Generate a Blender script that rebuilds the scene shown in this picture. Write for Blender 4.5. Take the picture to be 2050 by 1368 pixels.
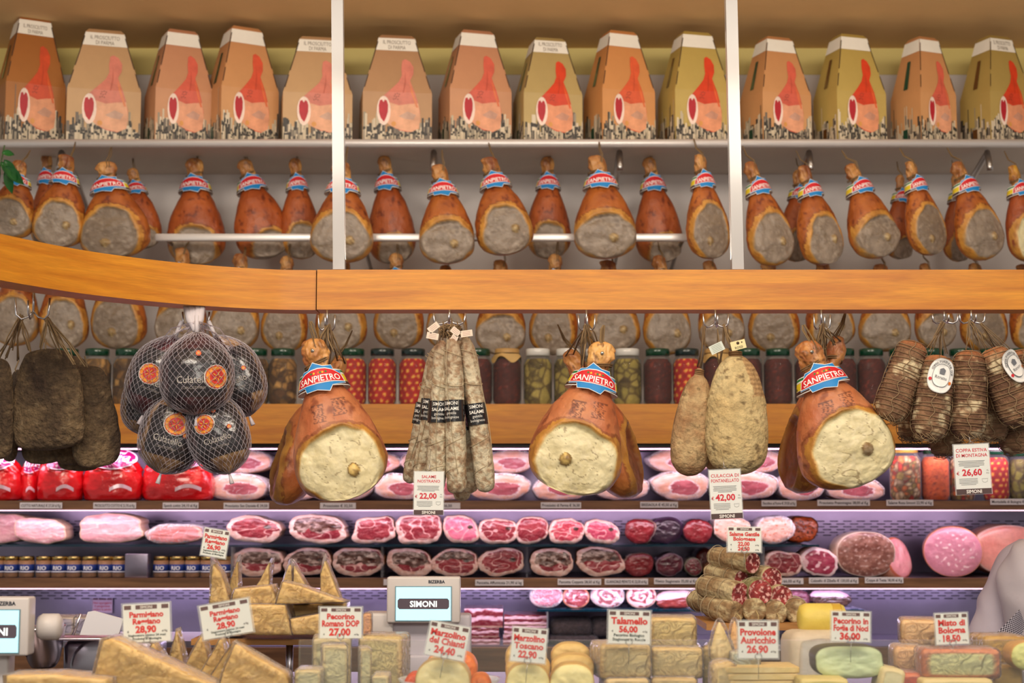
import bpy, math, random
from mathutils import Vector, Matrix, noise
for o in list(bpy.data.objects): bpy.data.objects.remove(o)
SC = bpy.context.scene
COL = SC.collection
PI = math.pi
# ---------------------------------------------------------------- camera
F = 3200.0; PITCH = math.atan(316 / F); CZ = 1.6
cd = bpy.data.cameras.new('camera'); cam = bpy.data.objects.new('camera', cd); COL.objects.link(cam)
cd.sensor_width = 36; cd.lens = F / 2050 * 36
cam.location = (0, 0, CZ); cam.rotation_euler = (PI / 2 + PITCH, 0, 0)
cd.dof.use_dof = True; cd.dof.focus_distance = 4.95; cd.dof.aperture_fstop = 3.0
cd.clip_end = 60
SC.camera = cam
SC.view_settings.view_transform = 'Standard'; SC.view_settings.look = 'None'
SC.view_settings.exposure = -0.14; SC.view_settings.gamma = 1
SC.view_settings.use_curve_mapping = False
cp, sp = math.cos(PITCH), math.sin(PITCH)
def at(px, py, Y):
    a = (px - 1025) / F; b = (684 - py) / F
    dy = cp - b * sp; dz = sp + b * cp
    t = Y / dy
    return Vector((a * t, Y, CZ + dz * t))
def m(Y): return Y / F * 1.003           # metres per pixel at depth Y
# ---------------------------------------------------------------- world and lights
def lin(c):
    return tuple((x / 255 / 12.92 if x <= 10.3 else ((x / 255 + .055) / 1.055) ** 2.4) for x in c[:3])
w = bpy.data.worlds.new('shop_air'); SC.world = w; w.use_nodes = True
w.node_tree.nodes['Background'].inputs[0].default_value = (1.0, .93, .86, 1)
w.node_tree.nodes['Background'].inputs[1].default_value = 0.40
def area(name, loc, sx, sy, power, color, target=None, rot=None):
    d = bpy.data.lights.new(name, 'AREA'); d.shape = 'RECTANGLE'; d.size = sx; d.size_y = sy
    d.energy = power; d.color = color
    o = bpy.data.objects.new(name, d); COL.objects.link(o); o.location = loc
    if target is not None:
        o.rotation_euler = (Vector(target) - Vector(loc)).to_track_quat('-Z', 'Y').to_euler()
    elif rot: o.rotation_euler = rot
    return o
area('ceiling_or_fill_lamp', (-1.6, 2.2, 3.55), 1.6, .6, 74, (1, .88, .74), (-1.0, 6.2, 1.8))
area('ceiling_or_fill_lamp', (1.6, 2.2, 3.55), 1.6, .6, 74, (1, .88, .74), (1.0, 6.2, 1.8))
area('ceiling_or_fill_lamp', (0, 3.6, 3.6), 3.0, .3, 14, (1, .92, .80), (0, 5.2, 1.6))
area('ceiling_or_fill_lamp', (0, 6.15, 3.62), 4.6, .12, 5, (1, .92, .78), (0, 7.0, 2.6))
area('ceiling_or_fill_lamp', (0, -1.2, 2.9), 2.4, .8, 70, (1, .92, .80), (0, 4.4, 1.3))  # added fill lamp behind the camera, brightens surfaces that face it
area('added_uplight', (0.6, 5.16, 2.375), 3.6, .06, 16, (1, .90, .76), rot=(PI, 0, 0))  # uplight added on top of the beam to brighten the ceiling
area('case_lamp', (0, 6.69, 1.806), 4.4, .05, 12, (1.0, .70, .86), (0, 6.95, 1.5))
area('case_lamp', (0, 6.71, 1.540), 4.4, .05, 6.5, (1.0, .72, .88), (0, 7.0, 1.25))
area('case_lamp', (0, 6.71, 1.215), 4.4, .05, 8, (.86, .70, 1.0), (0, 7.0, 0.95))
area('case_lamp', (0, 6.30, 1.20), 3.6, .05, 3.5, (.80, .68, 1.0), (0, 5.0, 1.0))

# ---------------------------------------------------------------- materials
MATS = {}
def nm(nt, t, **kw):
    n = nt.nodes.new(t)
    for k, v in kw.items(): setattr(n, k, v)
    return n
def vmat(name, rough=.5, metal=0, coat=0, crough=.1, sss=0, nscale=6, namt=0, bump=0, bscale=60, spec=.5, trans=0, emit=0, coord='Object', detail=4):
    if name in MATS: return MATS[name]
    mt = bpy.data.materials.new(name); mt.use_nodes = True; nt = mt.node_tree
    b = nt.nodes['Principled BSDF']; L = nt.links.new
    a = nm(nt, 'ShaderNodeAttribute', attribute_name='Col')
    out = a.outputs['Color']
    tc = nm(nt, 'ShaderNodeTexCoord')
    if namt:
        n = nm(nt, 'ShaderNodeTexNoise'); n.inputs['Scale'].default_value = nscale; n.inputs['Detail'].default_value = detail
        n.inputs['Roughness'].default_value = .65
        L(tc.outputs[coord], n.inputs['Vector'])
        mr = nm(nt, 'ShaderNodeMapRange'); mr.inputs[1].default_value = .25; mr.inputs[2].default_value = .75
        mr.inputs[3].default_value = 1 - namt; mr.inputs[4].default_value = 1 + namt
        L(n.outputs['Fac'], mr.inputs[0])
        mx = nm(nt, 'ShaderNodeVectorMath', operation='SCALE'); L(out, mx.inputs[0]); L(mr.outputs[0], mx.inputs['Scale'])
        out = mx.outputs[0]
    L(out, b.inputs['Base Color'])
    if emit:
        L(out, b.inputs['Emission Color']); b.inputs['Emission Strength'].default_value = emit
    b.inputs['Roughness'].default_value = rough; b.inputs['Metallic'].default_value = metal
    b.inputs['Coat Weight'].default_value = coat; b.inputs['Coat Roughness'].default_value = crough
    b.inputs['Specular IOR Level'].default_value = spec
    if sss:
        b.inputs['Subsurface Weight'].default_value = sss; b.inputs['Subsurface Radius'].default_value = (.02, .008, .004)
        b.inputs['Subsurface Scale'].default_value = .5
    if trans: b.inputs['Transmission Weight'].default_value = trans
    if bump:
        n2 = nm(nt, 'ShaderNodeTexNoise'); n2.inputs['Scale'].default_value = bscale; n2.inputs['Detail'].default_value = 5
        L(tc.outputs[coord], n2.inputs['Vector'])
        bp = nm(nt, 'ShaderNodeBump'); bp.inputs['Strength'].default_value = bump; bp.inputs['Distance'].default_value = .02
        L(n2.outputs['Fac'], bp.inputs['Height']); L(bp.outputs[0], b.inputs['Normal'])
    MATS[name] = mt
    return mt
def film(name, col, base, gloss=.08, fres=1.0, bump=0, bscale=25):
    """thin clear plastic or glass: see-through with a glossy surface"""
    if name in MATS: return MATS[name]
    mt = bpy.data.materials.new(name); mt.use_nodes = True; nt = mt.node_tree; L = nt.links.new
    b = nt.nodes['Principled BSDF']; o = nt.nodes['Material Output']
    b.inputs['Base Color'].default_value = (*lin(col), 1); b.inputs['Roughness'].default_value = gloss
    tr = nm(nt, 'ShaderNodeBsdfTransparent'); mx = nm(nt, 'ShaderNodeMixShader')
    fr = nm(nt, 'ShaderNodeFresnel'); fr.inputs[0].default_value = 1.35
    ma = nm(nt, 'ShaderNodeMath', operation='MULTIPLY_ADD'); ma.inputs[1].default_value = fres; ma.inputs[2].default_value = base
    ma.use_clamp = True
    L(fr.outputs[0], ma.inputs[0]); L(ma.outputs[0], mx.inputs[0]); L(tr.outputs[0], mx.inputs[1]); L(b.outputs[0], mx.inputs[2])
    L(mx.outputs[0], o.inputs[0])
    if bump:
        tc = nm(nt, 'ShaderNodeTexCoord')
        n2 = nm(nt, 'ShaderNodeTexNoise'); n2.inputs['Scale'].default_value = bscale; n2.inputs['Detail'].default_value = 3
        n2.inputs['Distortion'].default_value = 1.5
        L(tc.outputs['Object'], n2.inputs['Vector'])
        bp = nm(nt, 'ShaderNodeBump'); bp.inputs['Strength'].default_value = bump; bp.inputs['Distance'].default_value = .02
        L(n2.outputs['Fac'], bp.inputs['Height']); L(bp.outputs[0], b.inputs['Normal']); L(bp.outputs[0], fr.inputs['Normal'])
    MATS[name] = mt
    return mt
def wood(name, c1, c2, rough=.45, coat=.06, sc=(1.2, 1.2, 18)):
    if name in MATS: return MATS[name]
    mt = bpy.data.materials.new(name); mt.use_nodes = True; nt = mt.node_tree; L = nt.links.new
    b = nt.nodes['Principled BSDF']; tc = nm(nt, 'ShaderNodeTexCoord'); mp = nm(nt, 'ShaderNodeMapping')
    mp.inputs['Scale'].default_value = sc
    L(tc.outputs['Object'], mp.inputs[0])
    n = nm(nt, 'ShaderNodeTexNoise'); n.inputs['Scale'].default_value = 2.2; n.inputs['Detail'].default_value = 8; n.inputs['Distortion'].default_value = .6
    L(mp.outputs[0], n.inputs['Vector'])
    n3 = nm(nt, 'ShaderNodeTexNoise'); n3.inputs['Scale'].default_value = 14; n3.inputs['Detail'].default_value = 3
    L(mp.outputs[0], n3.inputs['Vector'])
    r = nm(nt, 'ShaderNodeValToRGB'); e = r.color_ramp.elements
    e[0].position = .3; e[0].color = (*lin(c1), 1); e[1].position = .72; e[1].color = (*lin(c2), 1)
    L(n.outputs['Fac'], r.inputs[0])
    mr = nm(nt, 'ShaderNodeMapRange'); mr.inputs[1].default_value = .3; mr.inputs[2].default_value = .7; mr.inputs[3].default_value = .88; mr.inputs[4].default_value = 1.08
    L(n3.outputs['Fac'], mr.inputs[0])
    mx = nm(nt, 'ShaderNodeVectorMath', operation='SCALE'); L(r.outputs[0], mx.inputs[0]); L(mr.outputs[0], mx.inputs['Scale'])
    L(mx.outputs[0], b.inputs['Base Color'])
    b.inputs['Roughness'].default_value = rough; b.inputs['Coat Weight'].default_value = coat; b.inputs['Coat Roughness'].default_value = .2
    MATS[name] = mt
    return mt
def M_(name): return MATS[name]
vmat('matte', rough=.75)
vmat('paint', rough=.6, namt=.03, nscale=3)
vmat('ceiling_paint', rough=.8, namt=.06, nscale=2)
vmat('paper', rough=.5, spec=.4)
vmat('card', rough=.5, namt=.06, nscale=9)
vmat('gloss', rough=.25, coat=.4)
vmat('steel', rough=.28, metal=1, namt=.05, nscale=4)
vmat('steel_panel', rough=.30, metal=.85, namt=.12, nscale=2.5, bump=.15, bscale=6)
vmat('ham_skin', rough=.48, coat=.18, crough=.35, namt=.13, nscale=9, bump=.28, bscale=16)
vmat('meat', rough=.32, coat=.4, crough=.15, namt=.10, nscale=45, bump=.12, bscale=90, sss=.08)
vmat('mould', rough=.9, namt=.34, nscale=42, bump=.6, bscale=60, detail=6)
vmat('speck_crust', rough=.85, namt=.45, nscale=60, bump=1.0, bscale=70, detail=8)
vmat('cheese', rough=.5, namt=.07, nscale=22, bump=.12, bscale=50, sss=.06)
vmat('string', rough=.9)
vmat('wrapper', rough=.22, coat=.6, bump=.55, bscale=16, namt=.04)
vmat('cloth', rough=.85, namt=.03, nscale=5, bump=.2, bscale=12)
vmat('pickle', rough=.5, namt=.2, nscale=60, bump=.4, bscale=50, spec=.12)
vmat('leaf', rough=.4, namt=.25, nscale=20)
vmat('plastic', rough=.4)
vmat('lamp_glow', emit=1.6)
vmat('satin', rough=.3, metal=.35)
vmat('screen_glow', emit=.9, rough=.2)
film('jar_glass', (225, 235, 235), .04, .0, .55)
film('clear_wrap', (245, 240, 245), .03, .10, 1.2, bump=.7, bscale=30)
film('net_wrap', (225, 215, 225), .0, .12, .9, bump=.8, bscale=26)
film('netting', (225, 218, 228), .45, .3, .6)
film('sleeve_film', (235, 240, 240), .22, .1, .6)
film('counter_glass', (225, 235, 232), .03, .02, 1.0)
film('shelf_glass', (25, 75, 90), .30, .05, 1.0)
wood('oak_beam', (182, 108, 10), (212, 142, 30))
wood('shelf_wood', (104, 68, 44), (150, 106, 72), rough=.4)
wood('cabinet_wood', (74, 44, 34), (106, 68, 52), rough=.5)
wood('board_wood', (150, 100, 50), (190, 138, 78), rough=.6)

# ---------------------------------------------------------------- mesh builder
def fbm(p, s=1.0, o=3):
    v = 0; a = .5; q = Vector(p) * s
    for _ in range(o):
        v += a * noise.noise(q); q = q * 2.1 + Vector((3.1, 7.7, 1.3)); a *= .5
    return v                                    # about -.5...5
def mix(a, b, t):
    t = max(0, min(1, t)); return (a[0] + (b[0] - a[0]) * t, a[1] + (b[1] - a[1]) * t, a[2] + (b[2] - a[2]) * t)
def sstep(a, b, x):
    t = max(0, min(1, (x - a) / (b - a))); return t * t * (3 - 2 * t)
_tc = {}
def text_geo(s, bold=.0):
    k = (s, bold)
    if k in _tc: return _tc[k]
    c = bpy.data.curves.new('lettering', 'FONT'); c.body = s; c.size = 1; c.align_x = 'CENTER'; c.offset = bold; c.resolution_u = 2
    c.fill_mode = 'FRONT'
    o = bpy.data.objects.new('lettering', c)
    me = bpy.data.meshes.new_from_object(o)
    vs = [(v.co.x, v.co.y) for v in me.vertices]; fs = [tuple(p.vertices) for p in me.polygons]
    bpy.data.objects.remove(o); bpy.data.curves.remove(c); bpy.data.meshes.remove(me)
    if vs:
        x0 = min(v[0] for v in vs); x1 = max(v[0] for v in vs); mx = (x0 + x1) / 2
        vs = [(x - mx, y) for x, y in vs]; wd = x1 - x0
    else: wd = 1
    _tc[k] = (vs, fs, wd)
    return _tc[k]
class MB:
    def __init__(s): s.v = []; s.f = []; s.c = []; s.mi = []; s.sm = []; s.mats = []; s.xf = Matrix.Identity(4)
    def mat(s, n):
        if n not in s.mats: s.mats.append(n)
        return s.mats.index(n)
    def add(s, vs, fs, col, mat, smooth=True):
        b = len(s.v); x = s.xf
        s.v += [tuple(x @ Vector(v)) for v in vs]
        if callable(col): s.c += [lin(col(v)) for v in vs]
        elif isinstance(col, list): s.c += [lin(c) for c in col]
        else: lc = lin(col); s.c += [lc] * len(vs)
        mi = s.mat(mat)
        for f in fs: s.f.append(tuple(i + b for i in f)); s.mi.append(mi); s.sm.append(smooth)
    def box(s, c, d, col, mat='paint', bev=0, rot=None, smooth=None):
        hx, hy, hz = d[0] / 2, d[1] / 2, d[2] / 2
        R = rot if rot is not None else Matrix.Identity(3)
        b = min(bev, hx * .98, hy * .98, hz * .98)
        if b <= 0:
            vs = [R @ Vector((x, y, z)) + Vector(c) for x in (-hx, hx) for y in (-hy, hy) for z in (-hz, hz)]
            s.add(vs, [(0, 1, 3, 2), (4, 6, 7, 5), (0, 4, 5, 1), (2, 3, 7, 6), (0, 2, 6, 4), (1, 5, 7, 3)], col, mat, False); return
        # rounded box: sphere octants pushed to the corners
        n = 3; rows = []
        vs = []; nu = 4 * (n + 1); nv = 2 * (n + 1)
        for j in range(nv):
            hemi = 1 if j >= n + 1 else -1; k = j if hemi < 0 else j - (n + 1)
            ph = -PI / 2 + (PI / 2) * k / n if hemi < 0 else (PI / 2) * k / n
            for i in range(nu):
                q = i // (n + 1); kk = i % (n + 1); th = q * PI / 2 + (PI / 2) * kk / n
                sx = 1 if q in (0, 3) else -1; sy = 1 if q in (0, 1) else -1
                p = Vector((math.cos(th) * math.cos(ph) * b + sx * (hx - b), math.sin(th) * math.cos(ph) * b + sy * (hy - b), math.sin(ph) * b + hemi * (hz - b)))
                vs.append(R @ p + Vector(c))
        fs = [(j * nu + i, j * nu + (i + 1) % nu, (j + 1) * nu + (i + 1) % nu, (j + 1) * nu + i) for j in range(nv - 1) for i in range(nu)]
        fs.append(tuple(range(nu))[::-1]); fs.append(tuple(range((nv - 1) * nu, nv * nu)))
        s.add(vs, fs, col, mat, True if smooth is None else smooth)
    def lathe(s, prof, col, mat, n=24, c=(0, 0, 0), axis='z', wob=None):
        vs = []
        for r, z in prof:
            for i in range(n):
                a = 2 * PI * i / n; rr = max(r, .0001)
                if wob: rr *= wob(a, z)
                p = (rr * math.sin(a), -rr * math.cos(a), z)
                if axis == 'y': p = (p[0], z, -p[1])
                if axis == 'x': p = (z, p[1], p[0])
                vs.append((p[0] + c[0], p[1] + c[1], p[2] + c[2]))
        k = len(prof)
        fs = [(j * n + i, j * n + (i + 1) % n, (j + 1) * n + (i + 1) % n, (j + 1) * n + i) for j in range(k - 1) for i in range(n)]
        fs.append(tuple(range(n))[::-1]); fs.append(tuple(range((k - 1) * n, k * n)))
        s.add(vs, fs, col, mat)
    def tube(s, pts, r, col, mat, n=6, close=False, rf=None):
        pts = [Vector(p) for p in pts]; k = len(pts); vs = []
        up = None
        for i, p in enumerate(pts):
            a = pts[(i - 1) % k] if (close or i > 0) else p; b = pts[(i + 1) % k] if (close or i < k - 1) else p
            t = (b - a)
            if t.length < 1e-9: t = Vector((0, 0, 1))
            t.normalize()
            if up is None: up = Vector((0, 1, 0)) if abs(t.y) < .9 else Vector((1, 0, 0))
            u = (up - t * up.dot(t))
            if u.length < 1e-4: u = t.orthogonal()
            u.normalize(); w_ = t.cross(u); up = u
            rr = r if rf is None else r * rf(i / (k - 1))
            for j in range(n):
                an = 2 * PI * j / n; vs.append(p + (u * math.cos(an) + w_ * math.sin(an)) * rr)
        fs = [(i * n + j, i * n + (j + 1) % n, ((i + 1) % k) * n + (j + 1) % n, ((i + 1) % k) * n + j) for i in range(k if close else k - 1) for j in range(n)]
        if not close: fs += [tuple(range(n))[::-1], tuple(range((k - 1) * n, k * n))]
        s.add(vs, fs, col, mat)
    def poly(s, pts, col, mat, smooth=False): s.add(pts, [tuple(range(len(pts)))], col, mat, smooth)
    def grid(s, nu, nv, fn, col, mat, closeu=False):
        vs = []; cs = []
        for j in range(nv + 1):
            for i in range(nu if closeu else nu + 1):
                p = fn(i / nu, j / nv); vs.append(p)
                if callable(col): cs.append(col(i / nu, j / nv, p))
        w_ = nu if closeu else nu + 1
        fs = [(j * w_ + i, j * w_ + (i + 1) % w_, (j + 1) * w_ + (i + 1) % w_, (j + 1) * w_ + i) for j in range(nv) for i in range(nu)]
        s.add(vs, fs, cs if cs else col, mat)
    def text(s, t, size, fn, col, mat='paper', bold=.0, maxw=None):
        vs, fs, wd = text_geo(t, bold)
        if not fs: return
        sx = size
        if maxw and wd * size > maxw: sx = maxw / wd
        s.add([fn(x * sx, y * size) for x, y in vs], fs, col, mat, False)
    def build(s, name, parent=None, loc=None):
        me = bpy.data.meshes.new(name); me.from_pydata(s.v, [], s.f)
        for n in s.mats: me.materials.append(MATS[n])
        me.polygons.foreach_set('material_index', s.mi); me.polygons.foreach_set('use_smooth', s.sm)
        a = me.color_attributes.new('Col', 'FLOAT_COLOR', 'POINT')
        flat = []
        for c in s.c: flat += [c[0], c[1], c[2], 1]
        a.data.foreach_set('color', flat); me.update()
        o = bpy.data.objects.new(name, me); COL.objects.link(o)
        if parent is not None: o.parent = parent
        if loc is not None: o.location = loc
        return o
def tag(o, label, cat, group=None, kind=None):
    o['label'] = label; o['category'] = cat
    if group: o['group'] = group
    if kind: o['kind'] = kind
    return o
def thing(name, label, cat, loc=(0, 0, 0), group=None):
    o = bpy.data.objects.new(name, None); COL.objects.link(o); o.location = loc; o.empty_display_size = .05
    return tag(o, label, cat, group)
def struct(mb, name):
    o = mb.build(name); o['kind'] = 'structure'; return o
def dup(o, label=None, parent=None):
    c = o.copy(); COL.objects.link(c)
    if parent is not None: c.parent = parent
    for ch in o.children: dup(ch, None, c)
    if label: c['label'] = label
    return c
def orient(o, yaw=0, tilt=0, pitch=0):
    """yaw about z first, then lean sideways in the picture plane (degrees)"""
    o.rotation_mode = 'QUATERNION'
    R = Matrix.Rotation(math.radians(tilt), 3, 'Y') @ Matrix.Rotation(math.radians(pitch), 3, 'X') @ Matrix.Rotation(math.radians(yaw), 3, 'Z')
    o.rotation_quaternion = R.to_quaternion()
def interp(tab, t):
    """smooth table lookup: rows (t, a, b, ...)"""
    n = len(tab)
    if t <= tab[0][0]: return tab[0][1:]
    for i in range(n - 1):
        if t <= tab[i + 1][0]:
            t0, t1 = tab[i][0], tab[i + 1][0]; u = (t - t0) / (t1 - t0)
            p0 = tab[max(i - 1, 0)]; p1 = tab[i]; p2 = tab[i + 1]; p3 = tab[min(i + 2, n - 1)]
            out = []
            for k in range(1, len(p1)):
                m1 = (p2[k] - p0[k]) / max(1e-6, p2[0] - p0[0]) * (t1 - t0); m2 = (p3[k] - p1[k]) / max(1e-6, p3[0] - p1[0]) * (t1 - t0)
                out.append((2*u**3-3*u*u+1)*p1[k] + (u**3-2*u*u+u)*m1 + (-2*u**3+3*u*u)*p2[k] + (u**3-u*u)*m2)
            return out
    return tab[-1][1:]
def loft(mb, tab, nz, na, colf, mat, disp=None, sq=1.0, zf=None):
    """tab rows (t, z, cx, cy, rx, ry); closed body from t=0 to 1; th=0 faces the viewer (-y)"""
    vs = []; cs = []
    for j in range(nz + 1):
        t = j / nz; z, cx, cy, rx, ry = interp(tab, t); rx = max(rx, .0005); ry = max(ry, .0005)
        for i in range(na):
            th = 2 * PI * i / na; sn = math.sin(th); cs_ = math.cos(th)
            if sq != 1: sn = math.copysign(abs(sn) ** sq, sn); cs_ = math.copysign(abs(cs_) ** sq, cs_)
            p = Vector((cx + rx * sn, cy - ry * cs_, z))
            if disp: p = disp(p, t, th)
            vs.append(p); cs.append(colf(p, t, th) if callable(colf) else colf)
    fs = [(j * na + i, (j + 1) * na + i, (j + 1) * na + (i + 1) % na, j * na + (i + 1) % na) for j in range(nz) for i in range(na)]
    fs.append(tuple(range(na))); fs.append(tuple(range(nz * na, (nz + 1) * na))[::-1])
    mb.add(vs, fs, cs, mat)
ORD = 'first second third fourth fifth sixth seventh eighth ninth tenth eleventh twelfth thirteenth fourteenth fifteenth sixteenth seventeenth eighteenth nineteenth twentieth'.split()
# ================================================================ the setting
WY = 7.35
def slab(x0, x1, y0, y1, z0, z1, col, mat): 
    b = MB(); b.box(((x0+x1)/2, (y0+y1)/2, (z0+z1)/2), (x1-x0, y1-y0, z1-z0), col, mat); return b
ZC = at(1025, 97, WY).z
Zy = at(1025, 150, WY).z
struct(slab(-4, 4, WY, WY + .1, 0, Zy, (212, 206, 204), 'paint'), 'wall_back')
struct(slab(-4, 4, WY - .004, WY + .1, Zy, ZC, (205, 186, 112), 'paint'), 'trim_1')
struct(slab(-4, 4, 1.0, WY + .1, ZC, ZC + .1, (222, 184, 128), 'ceiling_paint'), 'ceiling')
struct(slab(-4, 4, -1, WY + .1, -.1, 0, (120, 110, 100), 'paint'), 'floor')

# posts from the beam to the ceiling
YB = 5.1
for (xa, xb, lab) in ((667, 679, 'square white metal post rising from the beam near its joint, left of the two'),):
    pass
def post(xbot, xtop, lab, yaw):
    b = MB(); a = at(xbot, 541, YB + .03); t = at(xtop, 0, YB + .03)
    d = (t - a) / (t.z - a.z); top = a + d * (ZC - a.z - .001); s = .019
    vs = [(p.x + i * s, p.y + j * s, p.z) for p in (a, top) for i, j in ((-1, -1), (1, -1), (1, 1), (-1, 1))]
    b.add(vs, [(0, 1, 5, 4), (1, 2, 6, 5), (2, 3, 7, 6), (3, 0, 4, 7), (0, 3, 2, 1), (4, 5, 6, 7)], (172, 170, 170), 'gloss', False)
    tag(b.build('metal_post'), lab, 'post', 'white posts on the wooden beam')
post(679.5, 676, 'square white metal post left of centre, above the joint of the wooden beam', 0)
post(1476, 1463, 'square white metal post on the right, standing on the straight beam', 0)

# wooden beam: straight part and the curved part that comes forward
zt = at(1025, 540, YB).z; zb = at(1025, 620, YB).z
xs = at(635, 540, YB).x
b = MB(); b.box(((xs + 3.2) / 2, YB + .055, (zt + zb) / 2), (3.2 - xs, .11, zt - zb), (0, 0, 0), 'oak_beam')
tag(b.build('wooden_beam'), 'straight oak beam across the picture, right of the joint', 'beam')
b = MB()
pts = []
for px, py in ((633, 541), (560, 540), (480, 536), (400, 530), (320, 522), (240, 512), (160, 500), (80, 485), (0, 468), (-80, 449), (-160, 427)):
    bb = (684 - py) / F; tz = sp + bb * cp
    tt = (zt - CZ) / tz; Y = tt * (cp - bb * sp); pts.append(Vector(((px - 1025) / F * tt, Y)))
pts = [Vector(interp([(i, q.x, q.y) for i, q in enumerate(pts)], j / 6)) for j in range((len(pts) - 1) * 6 + 1)]
vs = []; n = len(pts)
for i, p in enumerate(pts):
    d = (pts[min(i + 1, n - 1)] - pts[max(i - 1, 0)]).normalized(); nrm = Vector((-d.y, d.x))
    if nrm.y < 0: nrm = -nrm
    if i == 0: nrm = Vector((0, 1))
    q = p + nrm * .11
    vs += [(p.x, p.y, zt), (p.x, p.y, zb), (q.x, q.y, zb), (q.x, q.y, zt)]
fs = []
for i in range(n - 1):
    for k in range(4): fs.append((i*4+k, i*4+(k+1) % 4, (i+1)*4+(k+1) % 4, (i+1)*4+k))
fs += [(0, 1, 2, 3), tuple((n-1)*4+k for k in (3, 2, 1, 0))]
for k_ in range(4):       # each long face on its own so that it shades smoothly along the bend
    v4 = [vs[i*4+q] for i in range(n) for q in (k_, (k_+1) % 4)]
    b.add(v4, [(i*2, i*2+1, i*2+3, i*2+2) for i in range(n - 1)], (0, 0, 0), 'oak_beam', True)
tag(b.build('wooden_beam'), 'curved oak beam bending forward on the left of the joint', 'beam')

# top shelf with rounded metal front edge, brackets
YT = 6.72; zs = at(1025, 279, YT).z
t = thing('wall_shelf', 'long silver wall shelf carrying the row of ham cartons', 'shelf', (0, YT, zs))
b = MB(); b.box((0, .33, -.012), (7.6, .60, .022), (205, 196, 186), 'paint'); b.build('shelf_board', t)
b = MB(); b.lathe([(.0001, -3.8), (.018, -3.8), (.018, 3.8), (.0001, 3.8)], (212, 206, 204), 'satin', 14, (0, .0, -.018), 'x'); b.build('edge_rail', t)
for px in (115, 867, 1242, 1625, 1985):
    b = MB(); x = at(px, 300, YT).x
    b.tube([(x, .60, -.25), (x, .56, -.245), (x, .3, -.11), (x, .06, -.045), (x, .03, -.11), (x, .03, -.13)], .014, (190, 186, 184), 'steel', 8)
    b.build('bracket', t)
# second hanging rail
YR = 6.76; zr = at(845, 476, YR).z
t = thing('hanging_rail', 'silver metal rail crossing behind the upper hams', 'rail', (0, YR, zr))
b = MB(); x0 = at(311, 476, YR).x; x1 = at(1384, 476, YR).x
b.box(((x0 + x1) / 2, 0, 0), (x1 - x0, .03, 15 * m(YR)), (222, 218, 216), 'satin', .006); b.build('bar', t)
for px in (330, 720, 1245, 1370):
    x = at(px, 476, YR).x; b = MB(); b.tube([(x, .012, 0), (x, .3, -.01), (x, .58, -.06)], .009, (180, 176, 172), 'steel', 8); b.build('bracket', t)

# jar shelf with its broad wooden front
YJ = 6.62; zj = at(1025, 809, YJ).z; zj2 = at(1025, 888, YJ).z
t = thing('wooden_shelf', 'oak fronted shelf carrying the row of pickle jars', 'shelf', (0, YJ, zj))
b = MB(); b.box((0, .012, (zj2 - zj) / 2), (7.6, .024, zj - zj2), (0, 0, 0), 'oak_beam'); b.build('front_board', t)
b = MB(); b.box((0, .376, -.011), (7.6, .704, .02), (190, 176, 160), 'paint'); b.build('shelf_board', t)

# refrigerated wall case
t = thing('display_case', 'steel backed refrigerated wall case with wooden shelf edges and lit shelves', 'display case', (0, 6.7, 0))
y0 = 6.7
def casebox(name, px0, px1, pyt, pyb, Y, depth, col, mat, ch=None):
    a = at(px0, pyt, Y); c = at(px1, pyb, Y); b = MB()
    b.box(((a.x + c.x) / 2, Y + depth / 2 - y0, (a.z + c.z) / 2), (c.x - a.x, depth, a.z - c.z), col, mat)
    return b.build(name, t)
zE = at(1025, 1003, 6.7).z; zG = at(1025, 1158, 6.7).z; zD = at(1025, 1296, 6.66).z; zF = at(1025, 1091, 6.74).z
casebox('top_housing', -300, 2350, 889, 897, 6.66, .6, (30, 26, 26), 'plastic')
casebox('shelf_edge', -300, 2350, 1003, 1021, 6.70, .02, (0, 0, 0), 'shelf_wood')
casebox('shelf_edge', -300, 2350, 1158, 1178, 6.70, .02, (0, 0, 0), 'shelf_wood')
casebox('shelf_edge', -300, 2350, 1297, 1345, 6.66, .02, (0, 0, 0), 'shelf_wood')
for z_, nm_ in ((zE, 'shelf_deck'), (zG, 'shelf_deck'), (zD, 'bottom_deck')):
    b = MB(); b.box((0, .31, z_ - .008), (7.6, .58, .012), (120, 112, 120), 'steel_panel'); b.build(nm_, t)
b = MB(); b.box((0, .62, (1.9 + .9) / 2), (7.6, .02, 1.0), (146, 138, 162), 'steel_panel')
# slotted back panel
def slots(py0, n, px0, px1, Y=7.305, pitch=27, step=5.6):
    for r in range(n):
        px = px0 + (r % 2) * pitch * .5
        while px < px1:
            a = at(px, py0 + r * step, Y); c = at(px + pitch * .62, py0 + r * step + 1.9, Y)
            b.add([(a.x, Y - y0, a.z), (c.x, Y - y0, a.z), (c.x, Y - y0, c.z), (a.x, Y - y0, c.z)], [(0, 3, 2, 1)], (22, 18, 26), 'matte', False)
            px += pitch
slots(1043, 6, -40, 2100); slots(1181, 4, -40, 2100)
b.build('back_panel', t)
for (py, Y) in ((1022.5, 6.695), (1179.5, 6.695)):
    a = at(1025, py, Y); b = MB()
    b.box((0, Y - y0 + .012, a.z), (7.6, .012, .0045), (255, 215, 235), 'lamp_glow'); b.build('led_strip', t)
b = MB(); a = at(1025, 899, 6.70); b.box((0, .03, a.z), (7.6, .02, .004), (255, 205, 235), 'lamp_glow'); b.build('led_strip', t)
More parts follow.
